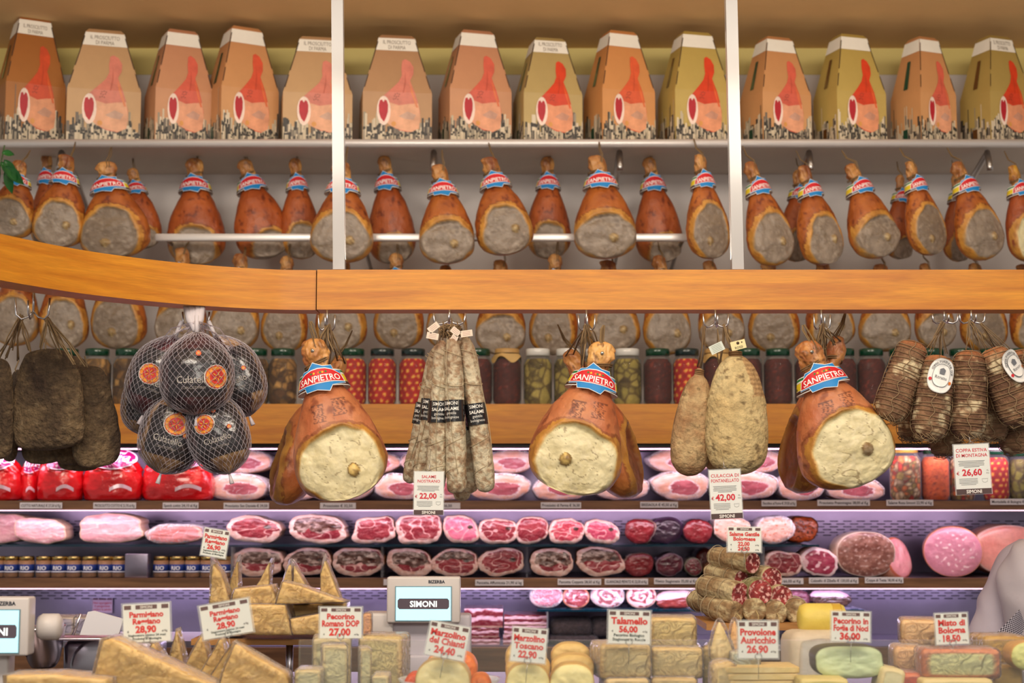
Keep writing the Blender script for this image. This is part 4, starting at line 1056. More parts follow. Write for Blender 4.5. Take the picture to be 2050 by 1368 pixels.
# culaccia pieces
def culaccia(label, top, bot, Y, r, seed, yaw, net_side, prof, flat=.75):
    so = Vector((seed * 3.1, seed * 1.7, 0))
    def cf(p, t, th):
        n = fbm(p + so, 8, 3); n2 = fbm(p + so, 45, 3)
        if net_side == 0: c = mix((150, 112, 76), (186, 160, 118), .5 + n * 2 + n2)
        else: c = mix((188, 164, 116), (204, 186, 140), .5 + n * 2); c = mix(c, (120, 112, 70), sstep(.1, .35, fbm(p * 1.0 + so, 5, 2)) * .5)
        c = mix(c, (104, 84, 56), sstep(.18, .34, n2) * .7)
        if net_side and p.x > (.15 + t * .9 + .5 * n) * r * m(Y) and t < .40 + .2 * n and t > .05: c = mix((150, 118, 80), (184, 150, 104), .5 + .5 * math.sin(p.z * 420))
        return c
    b, A, ang, L, R = axis_body(top, bot, Y, r, prof, cf, 'mould', 110, 80, flat, .03, 8, seed)
    # ridged net marks pressed into the casing
    k = 0
    for i, v in enumerate(b.v):
        p = Vector(v)
        if net_side == 0 and p.x > -R * .55 or (net_side and p.x > R * .25 and -p.z < .45 * L - .25 * (R - p.x)):
            s_ = 1 + .018 * abs(math.sin(p.z * 420)) ** .5 + .010 * abs(math.sin(math.atan2(p.x, -p.y) * 14)); b.v[i] = (p.x * s_, p.y * s_, p.z)
    root = thing('culaccia', label, 'cured meat', A, 'beige culaccia pieces on strings'); b.build('meat', root)
    s = MB()
    for j in range(3): s.tube([(R * .2 * math.sin(q), -R * .2 * math.cos(q), -.006 - .006 * j) for q in [2*PI*i/14 for i in range(14)]], .0028, (130, 96, 60), 'string', 5, True)
    s.build('twine', root); orient(root, yaw, ang); return root
P1 = [(0, .12), (.03, .20), (.07, .26), (.10, .42), (.2, .68), (.35, .88), (.55, 1.0), (.75, 1.0), (.88, .88), (.95, .62), (.985, .35), (1, 0)]
P2 = [(0, .08), (.03, .14), (.06, .32), (.12, .55), (.22, .74), (.4, .92), (.6, 1.0), (.78, 1.0), (.9, .86), (.96, .6), (.99, .3), (1, 0)]
culaccia('smaller brown beige culaccia with net ridges, on the left', (1401, 738), (1376, 954), 5.02, 40, 1, 0, 0, P1)
culaccia('larger cream beige culaccia above the 42,00 sign', (1472, 702), (1476, 952), 4.98, 62, 2, 0, 1, P2)
culaccia('beige culaccia mostly hidden behind the two others', (1440, 760), (1440, 946), 5.14, 40, 3, 0, 0, P1)
hook(1432, 621, 5.10, 'three pronged steel hook holding the culaccia', 656, 40)
twine_bunch(1408, 650, [(1403, 740), (1400, 738)], 5.04, 'single twine down to the smaller culaccia', n=2)
twine_bunch(1450, 652, [(1464, 704), (1472, 706), (1438, 730)], 5.02, 'twine bundle down to the larger culaccia', n=2)
for (px, py, an, w_, col, txt, l) in ((1435, 697, -25, 29, (206, 214, 204), None, 'pale grey tag with tiny print over the culaccia strings'), (1478, 691, -14, 30, (226, 214, 160), 'ROSSI', 'cream tag with dark lettering over the larger culaccia')):
    k = m(4.93); b = MB(); b.box((0, 0, 0), (w_ * k, .0015, 18 * k), col, 'paper')
    if txt: b.text(txt, 6.5 * k, lambda x, y: (x, -.0012, y - 7 * k), (60, 40, 20), bold=.01); b.lathe([(.0001, 0), (3 * k, 0), (3 * k, .001)], (70, 50, 30), 'paper', 12, (0, -.0018, 4 * k), 'y'); b.lathe([(.0001, 0), (1.4 * k, 0), (1.4 * k, .001)], (70, 50, 30), 'paper', 8, (8 * k, -.0018, 4 * k), 'y')
    else:
        for j in range(5): b.box((0, -.001, (6 - 3 * j) * k), (20 * k, .0004, .8 * k), (130, 140, 130), 'paper')
    o = b.build('paper_tag', None, at(px, py, 4.93)); orient(o, 0, an); tag(o, l, 'tag')

# string tied coppa bunch
def coppa(label, top, bot, Y, r, seed, yaw=0, oval=None):
    prof = [(0, .25), (.02, .55), (.06, .8), (.14, .92), (.3, 1.0), (.6, 1.04), (.8, 1.06), (.92, .92), (.97, .65), (1, .15)]
    so = Vector((seed * 3.1, seed * 1.7, 0))
    def cf(p, t, th):
        n = fbm(p + so, 14, 3); n2 = fbm(p + so, 60, 2)
        c = mix((98, 68, 50), (142, 108, 80), .5 + n * 1.6 + n2); c = mix(c, (214, 200, 164), sstep(.04, .26, fbm(p - so, 17, 3) + n2 * .3) * .9)
        if t < .15: c = mix((178, 110, 66), c, t / .15)
        return c
    b, A, ang, L, R = axis_body(top, bot, Y, r, prof, cf, 'mould', 70, 48, .95, .05, 22, seed)
    root = thing('string_tied_coppa', label, 'cured meat', A, 'coppas tied with string'); b.build('meat', root)
    s = MB(); rnd = random.Random(seed); tcol = (146, 122, 92)
    nr = int(L / .015)
    for i in range(nr):
        t0 = .03 + .94 * i / nr; q0 = interp([(t, q) for t, q in prof], t0)[0]; ph = rnd.random() * 6; am = .004
        s.tube([((R * q0 * 1.03 + .0015) * math.sin(q), -(R * q0 * .98 + .0015) * math.cos(q), -L * t0 + am * math.sin(q + ph)) for q in [2*PI*j/20 for j in range(20)]], .0014, mix(tcol, (110, 80, 54), rnd.random() * .6), 'string', 4, True)
    for a_ in (-.2, 1.5, 2.8, 4.4):
        s.tube([((R * interp([(t, q) for t, q in prof], u)[0] * 1.05 + .002) * math.sin(a_ + .12 * math.sin(u * 30)), -(R * interp([(t, q) for t, q in prof], u)[0] + .002) * math.cos(a_ + .12 * math.sin(u * 30)), -L * u) for u in [j / 30 for j in range(31)]], .0014, tcol, 'string', 4)
    for i in range(16):
        th = rnd.uniform(0, 6.28); r0 = R * .8
        s.tube([Vector((r0 * math.sin(th), -r0 * math.cos(th), -L * .93)), Vector((r0 * 1.1 * math.sin(th + .5), -r0 * 1.1 * math.cos(th + .5), -L * rnd.uniform(.97, 1.02))), Vector((r0 * .7 * math.sin(th + 1.2), -r0 * .7 * math.cos(th + 1.2), -L * rnd.uniform(.99, 1.05))), Vector((r0 * .9 * math.sin(th + 2), -r0 * .9 * math.cos(th + 2), -L * rnd.uniform(.94, 1.0)))], .0010, tcol, 'string', 3)
    s.build('string_binding', root)
    if oval:
        (t0, th0, rot) = oval; l = MB(); k = m(Y); a_, b_ = 27 * k, 35 * k
        def pl(x, y, e):
            c_, s2 = math.cos(rot), math.sin(rot); X = x * c_ - y * s2; Yy = x * s2 + y * c_
            rr = R * 1.32; return (rr * 1.0 * math.sin(th0 + X / rr), -(rr + e) * math.cos(th0 + X / rr) + R * .16, -L * t0 + Yy)
        def ov(f, c, e): l.poly([pl(a_ * f * math.copysign(abs(math.cos(q)) ** .85, math.cos(q)), b_ * f * math.copysign(abs(math.sin(q)) ** .85, math.sin(q)), e) for q in [2*PI*i/40 for i in range(40)]], c, 'paper')
        ov(1, (206, 206, 206), 0); ov(.96, (238, 238, 236), .0006); ov(.66, (110, 114, 120), .0012); ov(.63, (240, 240, 238), .0018)
        l.text('Ritratto', 9 * k, lambda x, y: pl(x, y - 7 * k, .0026), (90, 94, 104), maxw=24 * k)
        l.poly([pl(q[0] * k, q[1] * k, .0026) for q in ((-5, 3), (5, 3), (6, 12), (0, 16), (-6, 12))], (110, 114, 122), 'paper')
        for i, ch in enumerate('COPPA PIACENTINA DOP'):
            if ch == ' ': continue
            q = math.radians(158 - i * 7.6); cx_, cy_ = a_ * .80 * math.cos(q), b_ * .82 * math.sin(q); ro = q - PI / 2
            l.text(ch, 6.5 * k, (lambda x, y, cx_=cx_, cy_=cy_, ro=ro: pl(cx_ + x * math.cos(ro) - (y - 2.2 * k) * math.sin(ro), cy_ + x * math.sin(ro) + (y - 2.2 * k) * math.cos(ro), .0026)), (100, 104, 112), bold=.01)
        for sx2, cc in ((-.76, (200, 40, 50)), (.76, (226, 120, 40))):
            l.poly([pl(a_ * sx2 + 3.4 * k * math.cos(q), b_ * -.30 + 3.4 * k * math.sin(q), .0026) for q in [2*PI*i/14 for i in range(14)]], cc, 'paper')
        l.build('oval_label', root)
    orient(root, yaw, ang); return root
coppa('string tied coppa slanting down to the left, leftmost of the bunch', (1832, 684), (1776, 842), 4.96, 32, 1)
coppa('string tied coppa with a white oval label, second from the left', (1880, 712), (1858, 880), 4.94, 34, 2, 0, (.26, .0, -.12))
coppa('string tied coppa hanging straight above the 26,60 sign', (1941, 702), (1937, 880), 4.95, 33, 3)
coppa('string tied coppa slanting right with an oval label at the right edge', (1984, 698), (2046, 850), 4.97, 34, 4, 0, (.30, .55, .25))
coppa('dark coppa low behind the labelled one', (1878, 770), (1896, 914), 5.10, 30, 5)
coppa('dark coppa low behind the two left ones', (1850, 740), (1822, 884), 5.14, 28, 6)
coppa('dark coppa behind, between the straight one and the right one', (1975, 740), (1986, 884), 5.10, 30, 7)
coppa('coppa cut by the right picture edge', (2042, 700), (2070, 840), 5.06, 34, 8)
coppa('dark coppa low at the right picture edge behind the labelled one', (2020, 790), (2040, 908), 5.16, 34, 9)
hook(1890, 624, 5.10, 'three pronged steel hook holding the left coppas', 648, 40); hook(1944, 622, 5.10, 'three pronged steel hook holding the right coppas', 648, 40)
twine_bunch(1888, 646, [(1872, 690), (1858, 700), (1884, 710), (1895, 712), (1862, 694)], 5.02, 'twine fan above the oval labelled coppa', n=2, r=.0016)
twine_bunch(1944, 644, [(1930, 702), (1946, 702), (1960, 690), (1975, 698), (2000, 700)], 5.02, 'twine fan above the straight hanging coppa', n=2, r=.0016)
twine_bunch(1962, 648, [(1990, 698), (2020, 712), (2034, 718)], 5.0, 'twine reaching right towards the edge coppas', n=2, r=.0016)

twine_bunch(1880, 650, [(1878, 772), (1850, 742)], 5.10, 'twine going down to the low dark coppas on the left', n=1, r=.0016)
twine_bunch(1950, 650, [(1975, 742), (2020, 792)], 5.10, 'twine going down to the low dark coppas on the right', n=1, r=.0016)
twine_bunch(1440, 656, [(1440, 762)], 5.12, 'twine down to the hidden third culaccia', n=2)
# ================================================================ hanging meat price signs
def meatsign(px, py, w_, h_, Y, tilt, lines, price, what):
    k = m(Y); W = w_ * k; H = h_ * k; a = at(px, py - h_ / 2, Y)
    root = thing('hanging_price_sign', what, 'sign', a, 'hanging price signs'); RED = (206, 44, 62)
    s = MB(); s.box((0, 0, -H / 2), (W, .0012, H), (236, 196, 206), 'sleeve_film'); s.build('plastic_sleeve', root)
    c = MB(); c.box((0, -.0012, -H / 2), (W * .94, .001, H * .96), (228, 232, 230), 'paper')
    f = lambda x, y: (x, -.0022, y)
    for i, t in enumerate(lines): c.text(t, H * .093, lambda x, y, i=i: f(x, y - H * (.165 + .10 * i)), RED, bold=.012, maxw=W * .84)
    y0_ = .36 if len(lines) > 1 else .26
    rnd = random.Random(int(px))
    for i in range(5): c.box((-W * .02, -.0018, -H * (y0_ - .015 + i * .028)), (W * (.66 + .08 * rnd.random() if i < 4 else .42), .0004, H * .010), (96, 100, 100), 'paper')
    c.text('€', H * .09, lambda x, y: f(x - W * .40, y - H * .61), RED, bold=.01)
    c.text(price, H * .175, lambda x, y: f(x - W * .02, y - H * .625), RED, bold=.03, maxw=W * .66)
    c.text('AL', H * .04, lambda x, y: f(x + W * .40, y - H * .545), (90, 90, 90)); c.text('KG', H * .04, lambda x, y: f(x + W * .40, y - H * .60), (90, 90, 90))
    for i in range(5): c.box((-W * .13, -.0018, -H * (.69 + i * .028)), (W * (.50 - .1 * (i == 4)), .0004, H * .009), (96, 100, 100), 'paper')
    q = [(-.08, .06), (.08, .06), (.06, -.02), (.0, -.04), (-.06, -.02)]
    c.tube([(W * .31 + x * W, -.0022, -H * .74 + y * W) for x, y in q], .0004, (120, 120, 120), 'paper', 4, True)
    c.box((0, -.0019, -H * .935), (W * .94, .0006, H * .105), (84, 66, 66), 'paper')
    c.text('SIMONI', H * .092, lambda x, y: (x, -.0026, y - H * .968), (236, 232, 228), bold=.025, maxw=W * .62); c.build('card', root)
    r = MB(); r.tube([(.008 * math.cos(q), -.004 * math.sin(q), -.003 + .008 * math.sin(q)) for q in [2*PI*i/16 for i in range(16)]], .0007, (190, 190, 195), 'steel', 5, True)
    r.tube([(0, 0, .005), (.001, .02, .03), (0, .08, .07)], .0006, (190, 190, 195), 'steel', 5); r.build('wire_ring', root)
    orient(root, 0, tilt)
meatsign(859, 987, 62, 88, 4.86, 0.5, ['SALAME', 'NOSTRANO'], '22,00', 'hanging white price sign reading 22,00 below the long salamis')
meatsign(1450, 989, 66, 100, 4.86, -2.5, ['CULACCIA DI', 'FONTANELLATO'], '42,00', 'hanging white price sign reading 42,00 below the culaccia')
meatsign(1943, 939, 74, 102, 4.86, -2.5, ['COPPA ESTIVA', 'DI MONTAGNA'], '26,60', 'hanging white price sign reading 26,60 below the coppas')
# ================================================================ cut meats in the case
def se(th, n=2.6, flat=.0):
    c, s = abs(math.cos(th)), abs(math.sin(th)); return (c ** n + s ** n) ** (-1 / n)
def cut_piece(name, label, cat, x0, x1, ytop, Y, zb, depth, face, rind, group, mat='meat', n=2.5, lump=.10, seed=0, yaw=0, back=.75, nr=34, na=90, wrap=False, tilt=0, ft=0):
    """a joint lying with its cut face towards the viewer"""
    k = m(Y); W = (x1 - x0) * k; a = at((x0 + x1) / 2, ytop, Y); H = a.z - zb; so = Vector((seed * 2.7 + x0 * .01, seed * 1.3, 0))
    def o(th):
        v = Vector((math.cos(th), math.sin(th), 0)); r = se(th, n) * (1 + lump * 2.8 * fbm(v * 1.0 + so, 1.1, 3)) * (1 + .7 * lump * math.sin(2 * th + seed * 1.7))
        return r
    mx = max(o(2*PI*i/na) * abs(math.sin(2*PI*i/na)) for i in range(na)); mxx = max(o(2*PI*i/na) * abs(math.cos(2*PI*i/na)) for i in range(na))
    vs = []; cs = []
    for j in range(nr + 1):
        r = (j / nr)
        for i in range(na):
            th = 2 * PI * i / na; rr = o(th) * r; u = rr * math.cos(th) / mxx; v = rr * math.sin(th) / mx
            bul = .012 * (r ** 6) + .004 * fbm(Vector((u, v, 0)) + so, 3, 2)
            vs.append((u * W / 2, bul, (v + 1) * H / 2)); cs.append(face(u, v, r, th, so))
    ns = 16
    for j in range(1, ns + 1):
        t = j / ns; sc_ = (1 + .06 * math.sin(t * PI * .9)) * (back + (1 - back) * math.sqrt(max(0, 1 - t ** 2.2))) if t < .999 else .02
        if j >= ns - 3: sc_ *= math.sqrt(max(0, 1 - ((j - (ns - 4)) / 4) ** 2)) * .98 + .02
        for i in range(na):
            th = 2 * PI * i / na; u = o(th) * math.cos(th) / mxx * sc_; v = o(th) * math.sin(th) / mx * sc_
            p = Vector((u * W / 2, .012 + depth * t, (v + 1) * H / 2 * (1) if v > -1 else 0)); nn = 1 + .04 * fbm(p * 9 + so)
            vs.append((p.x * nn, p.y, max(0.001, p.z * nn))); cs.append(rind(p, t, th, so))
    R_ = nr + 1 + ns
    fs = [(j * na + i, j * na + (i + 1) % na, (j + 1) * na + (i + 1) % na, (j + 1) * na + i) for j in range(R_ - 1) for i in range(na)]
    fs.append(tuple(range((R_ - 1) * na, R_ * na)))
    b = MB(); b.add(vs, fs, cs, mat)
    loc = (a.x, Y, zb)
    if wrap:
        root = thing(name, label, cat, loc, group); b.build('meat', root)
        w_ = MB(); c0 = Vector((0, depth * .5, H / 2)); f2 = [f for f in fs]
        w_.add([c0 + (Vector(v) - c0) * 1.035 + Vector((0, -.004, .004)) for v in vs], f2, (240, 235, 245), 'clear_wrap'); w_.build('plastic_wrap', root)
    else: root = b.build(name, None, loc); tag(root, label, cat, group)
    orient(root, yaw, tilt); return root
def f_raw(fat=.14, dark=.3, hole=True, red=(124, 32, 44), red2=(156, 56, 64)):
    def f(u, v, r, th, so):
        q = Vector((u, v, 0)) + so; n = fbm(q, 1.4, 3); n2 = fbm(q, 5, 3)
        lim = 1 - fat * (1 + 1.0 * n + (.9 if v < -.1 else .1) - (.6 if u > .5 else 0))
        if r > lim: return mix((236, 208, 198), (224, 176, 160), .4 + n2 * 2)
        c = mix(red, red2, .5 + n * 2 + n2)
        l = abs(fbm(q + Vector((9, 3, 0)), 1.15, 2)); 
        if l < .022 + .012 * n2: c = mix((232, 190, 182), c, l / .05)
        if abs(n2) < .018: c = mix(c, (214, 150, 146), .45)
        if v > .25 - dark + .5 * n and dark > 0 and r < .9:
            d = fbm(q, 3.4, 3)
            c = mix((92, 62, 52), (190, 168, 158), sstep(-.15, .25, d)); c = mix(c, (64, 30, 26), sstep(.1, .3, n2))
        if hole and math.hypot(u - .52, v - .18) < .15 + .05 * n2: c = mix((38, 14, 12), (110, 50, 34), sstep(0, .15, math.hypot(u - .52, v - .18)) * .6)
        return c
    return f
def f_cooked(u, v, r, th, so):
    q = Vector((u, v, 0)) + so; n = fbm(q, 1.6, 3); n2 = fbm(q, 7, 2)
    if r > .95 + .02 * n: return (232, 196, 170)
    c = mix((226, 160, 168), (236, 184, 184), .5 + n * 2 + n2 * .5)
    l = abs(fbm(q + Vector((4, 1, 0)), 1.3, 2))
    if l < .02: c = mix((246, 220, 216), c, l / .03)
    return mix(c, (206, 120, 130), sstep(.15, .35, n) * .6)
def f_plain(c1, c2, rim=None, rw=.05, ds=0, dc=(230, 200, 190), dth=.2):
    def f(u, v, r, th, so):
        q = Vector((u, v, 0)) + so; n = fbm(q, 2, 3)
        if rim and r > 1 - rw: return rim
        c = mix(c1, c2, .5 + n * 2)
        if ds:
            d = fbm(q, ds, 2)
            if d > dth: c = mix(c, dc, sstep(dth, dth + .06, d))
        return c
    return f
def f_roll(u, v, r, th, so):
    q = Vector((u, v, 0)) + so; n = fbm(q, 2, 3)
    if r > .90: return (232, 190, 170)
    s_ = math.sin(r * 13 + th + n * 7)
    return mix((150, 60, 66), (236, 208, 200), sstep(-.35, .3, s_ + fbm(q, 5, 2)))
def f_testa(u, v, r, th, so):
    q = Vector((u, v, 0)) + so; n = fbm(q, 3.2, 3); n2 = fbm(q * 1.0, 9, 2)
    if r > .96: return (214, 196, 180)
    c = mix((120, 74, 62), (158, 112, 98), .5 + n * 2.4 + n2 * 1.2); return mix(c, (196, 170, 160), sstep(.17, .25, n2) * .8)
def r_skin(c1, c2):
    return lambda p, t, th, so: mix(c1, c2, .5 + 2 * fbm(p * 14 + so))
R_FAT = r_skin((222, 176, 150), (236, 206, 188)); R_ORG = r_skin((170, 104, 54), (206, 150, 96)); R_PNK = r_skin((232, 150, 120), (240, 180, 150)); R_DRK = r_skin((44, 30, 44), (70, 52, 70))
YP = 6.80
GF = 'cut meats on the glass shelf'; GG = 'cut meats on the wooden shelf below the glass one'
zF_ = zF - .0005 + .001
def F1(x0, x1, yt, face, rind, label, **kw):
    return cut_piece(kw.pop('name', 'cut_ham'), label, kw.pop('cat', 'ham'), x0, x1, yt, kw.pop('Y', YP), zF_, kw.pop('depth', .24), face, rind, GF, **kw)
F1(-60, 62, 1028, f_cooked, R_FAT, 'pink cooked ham cut by the left picture edge', seed=1, Y=6.86)
F1(25, 131, 1037, f_cooked, R_FAT, 'pink cooked ham half in a pale wrap, second from the left edge', seed=2, Y=6.79, depth=.18)
F1(158, 286, 1028, f_cooked, R_FAT, 'largest pink cooked ham standing alone on the glass shelf', seed=3)
F1(290, 405, 1052, f_plain((220, 150, 150), (200, 110, 104), (226, 170, 150), .1), R_PNK, 'low pink roast ham in crumpled clear wrap, left of the 26,90 sign', seed=4, wrap=True, depth=.2)
F1(453, 562, 1032, f_raw(.20, .0), R_FAT, 'raw ham with bone hole, first on glass shelf right of the 26,90 sign', seed=5, nr=50, na=120)
F1(578, 693, 1030, f_raw(.16, .35), R_FAT, 'raw ham with grey bone, second on glass shelf right of the 26,90 sign', seed=6, nr=50, na=120)
F1(704, 794, 1034, f_raw(.14, 0, False), R_FAT, 'boneless raw ham block with a white fat star, left of its twin', seed=7, n=3.4)
F1(792, 884, 1030, f_raw(.14, 0, False), R_FAT, 'boneless raw ham block under the 22,00 sign', seed=8, n=3.4)
F1(884, 959, 1032, f_raw(.12, 0, True, (206, 96, 124), (226, 130, 150)), R_FAT, 'light pink ham slice face right of the 22,00 sign', seed=9)
F1(958, 1036, 1037, f_raw(.14, 0, True), R_FAT, 'raw ham cut, fourth from the left of the dark bresaola', seed=10)
F1(1031, 1097, 1035, f_raw(.10, 0, False), R_FAT, 'small round raw ham cut, third left of the dark bresaola', seed=11)
F1(1098, 1170, 1038, f_raw(.14, 0, True, (170, 50, 66), (196, 80, 92)), R_FAT, 'raw ham cut with bone spot, second left of the dark bresaola', seed=12)
F1(1166, 1241, 1040, f_raw(.16, 0, True, (176, 60, 86), (206, 100, 120)), R_FAT, 'pink ham cut directly left of the dark bresaola', seed=13)
BR = f_plain((112, 24, 30), (136, 38, 44), (90, 40, 44), .05, 9, (160, 80, 84), .24)
F1(1248, 1310, 1038, BR, R_FAT, 'round dark red bresaola cut, leftmost of three on the glass shelf', seed=14, n=2.1, yaw=-12, name='bresaola', cat='cured meat')
F1(1296, 1368, 1036, f_plain((44, 26, 40), (60, 36, 50), (80, 56, 86), .1), R_DRK, 'whole netted bresaola with dark purple casing', seed=15, n=2.1, Y=6.84, name='bresaola', cat='cured meat')
F1(1368, 1428, 1040, BR, R_DRK, 'round dark red bresaola cut, right of the netted one', seed=16, n=2.1, name='bresaola', cat='cured meat')
MO = f_plain((226, 170, 150), (234, 186, 166), (240, 220, 204), .05, 7, (196, 96, 50), .2)
F1(1430, 1506, 1032, MO, R_FAT, 'pale speckled loaf partly behind the 22,50 sign', seed=17, name='meat_loaf', cat='cured meat')
F1(1512, 1592, 1035, MO, R_FAT, 'pale speckled loaf in shiny clear wrap, right of the sign', seed=18, wrap=True, name='meat_loaf', cat='cured meat')
F1(1572, 1640, 1033, f_plain((150, 60, 20), (190, 90, 36), (90, 40, 16), .06, 8, (70, 30, 16), .12), r_skin((140, 60, 24), (196, 96, 40)), 'brown roasted netted joint at the end of the glass shelf', seed=19, Y=6.95, name='roast_joint', cat='cured meat')
def G1(x0, x1, yt, face, rind, label, **kw):
    return cut_piece(kw.pop('name', 'cut_ham'), label, kw.pop('cat', 'ham'), x0, x1, yt, kw.pop('Y', YP), zG, kw.pop('depth', .26), face, rind, GG, **kw)
G1(466, 566, 1097, f_raw(.2, .3), R_FAT, 'raw ham half behind the tall cheese spikes, left one', seed=21)
G1(565, 662, 1097, f_raw(.16, .45), R_ORG, 'raw ham half behind the cheese spikes, right one', seed=22)
G1(666, 768, 1097, f_raw(.16, .4), R_ORG, 'raw ham half with yellow rind just left of the first divider', seed=23, nr=50, na=120)
G1(774, 864, 1097, f_raw(.2, .5), R_ORG, 'raw ham half with much grey bone, above the middle scale', seed=24, nr=50, na=120)
G1(863, 956, 1099, f_raw(.13, .15), R_FAT, 'raw ham half right above the scale corner', seed=25, nr=50, na=120)
G1(957, 1049, 1097, f_raw(.13, .0), R_FAT, 'raw ham half left of the second divider with a thin dark hole', seed=26, nr=50, na=120)
G1(1061, 1149, 1098, f_raw(.2, .4), R_ORG, 'raw ham half right of the second divider with yellow rind', seed=27, nr=50, na=120)
G1(1149, 1253, 1093, f_raw(.15, .3), R_ORG, 'biggest raw ham half with orange rind, left of the bresaolas', seed=28, nr=50, na=120)
G1(1250, 1311, 1106, BR, R_FAT, 'dark red bresaola cut on the wooden shelf, leftmost', seed=29, n=2.1, name='bresaola', cat='cured meat')
G1(1313, 1370, 1107, f_plain((66, 18, 34), (96, 30, 46), (120, 100, 110), .1), R_DRK, 'dark purple veined salami cut right of the bresaola', seed=30, n=2.1, name='bresaola', cat='cured meat')
G1(1370, 1408, 1117, f_plain((116, 40, 50), (90, 26, 36), (120, 116, 100), .14, 6, (90, 110, 90), .2), r_skin((130, 120, 100), (90, 80, 70)), 'small herb crusted salami cut with pale rim', seed=31, n=2.1, name='salami_cut', cat='salami')
G1(1393, 1436, 1098, f_plain((140, 44, 40), (160, 60, 54)), R_DRK, 'small red salami cut resting high at the back', seed=32, n=2.1, Y=6.98, name='salami_cut', cat='salami')
G1(1412, 1452, 1125, f_plain((150, 50, 56), (170, 70, 72), (150, 120, 110), .1), R_ORG, 'small red salami cut beside the salami pile', seed=33, n=2.1, name='salami_cut', cat='salami')
G1(1530, 1606, 1103, f_raw(.14, 0, False, (120, 34, 44), (150, 56, 62)), R_FAT, 'raw ham block right of the salami pile', seed=34, n=3)
G1(1600, 1678, 1097, f_plain((150, 40, 70), (176, 70, 96), (240, 216, 216), .16, 3.2, (240, 200, 206), .13), R_FAT, 'small marbled pink white coppa cut beside the head cheese', seed=35, n=2.2, lump=.12, name='coppa_cut', cat='cured meat')
G1(1676, 1792, 1064, f_testa, r_skin((210, 190, 170), (180, 160, 140)), 'big round brown head cheese cut', seed=36, n=2.3, lump=.02, nr=50, na=120, name='head_cheese', cat='cured meat')
G1(1785, 1852, 1070, f_plain((232, 150, 160), (240, 170, 176), (206, 110, 80), .06), R_PNK, 'tilted pink mortadella end piece, between the head cheese and the big mortadella', seed=37, n=2.1, lump=.02, yaw=35, depth=.16, tilt=-24, name='mortadella', cat='mortadella', Y=6.84)
def f_mort(u, v, r, th, so):
    q = Vector((u, v, 0)) + so; 
    if r > .97: return (224, 150, 120)
    n = fbm(q, 8, 1); c = mix((206, 132, 154), (214, 144, 164), .5 + n)
    return mix(c, (240, 206, 212), sstep(.16, .2, n) * (r < .8) if u > -.6 else 0)
G1(1850, 1964, 1055, f_mort, r_skin((214, 110, 70), (226, 130, 86)), 'big round mortadella with white fat cubes', seed=38, n=2.1, lump=.01, nr=56, na=130, yaw=-14, depth=.3, name='mortadella', cat='mortadella')
G1(1948, 2100, 1052, f_plain((230, 150, 136), (236, 166, 150), (240, 200, 190), .04), R_PNK, 'huge pink mortadella cut by the right picture edge', seed=39, n=2.1, lump=.02, depth=.3, Y=6.9, name='mortadella', cat='mortadella')
# lowest level on the small glass shelf
GH = 'rolled pancettas on the low glass shelf'
for x0, x1, yt, f, s, l in ((1062, 1126, 1173, f_raw(.1, 0, False, (170, 84, 100), (206, 130, 140)), 41, 'wrapped pancetta roll, leftmost on the low glass shelf'), (1126, 1180, 1174, f_plain((140, 56, 60), (170, 80, 84), (226, 150, 120), .12, 3, (226, 190, 186), .14), 42, 'rolled pancetta with orange rim, second on the low glass shelf'),
  (1184, 1250, 1172, f_roll, 43, 'rolled pancetta with pale swirl, third on the low glass shelf'), (1255, 1314, 1172, f_roll, 44, 'rolled pancetta with dark centre, rightmost on the low glass shelf')):
    cut_piece('pancetta_roll', l, 'pancetta', x0, x1, yt, 6.80, zH, .22, f, R_FAT, GH, seed=s, n=2.1, lump=.02, wrap=(s in (41, 43)))
cut_piece('guanciale', 'brown guanciale slab with white fat, left of the salami pile', 'cured meat', 1314, 1394, 1182, 6.80, zH, .2, lambda u, v, r, th, so: (234, 196, 196) if v > .1 + .3 * u else mix((120, 44, 40), (150, 64, 56), .5 + fbm(Vector((u, v, 0)), 4)), R_FAT, GH, seed=45, n=3)
cut_piece('guanciale', 'dark peppered slab right of the salami pile, upper', 'cured meat', 1622, 1706, 1180, 6.80, zH, .2, lambda u, v, r, th, so: (226, 180, 200) if v > .2 + .2 * fbm(Vector((u, v, 0)), 3) else mix((56, 36, 34), (96, 70, 56), .5 + 2 * fbm(Vector((u, v, 0)), 8)), r_skin((60, 40, 36), (90, 64, 52)), GH, seed=46, n=2.4, lump=.1)
cut_piece('guanciale', 'pinkish slab behind the right corner of the salami pile', 'cured meat', 1560, 1626, 1183, 6.86, zH, .2, f_plain((200, 130, 150), (120, 60, 70)), R_FAT, GH, seed=47, n=2.6)
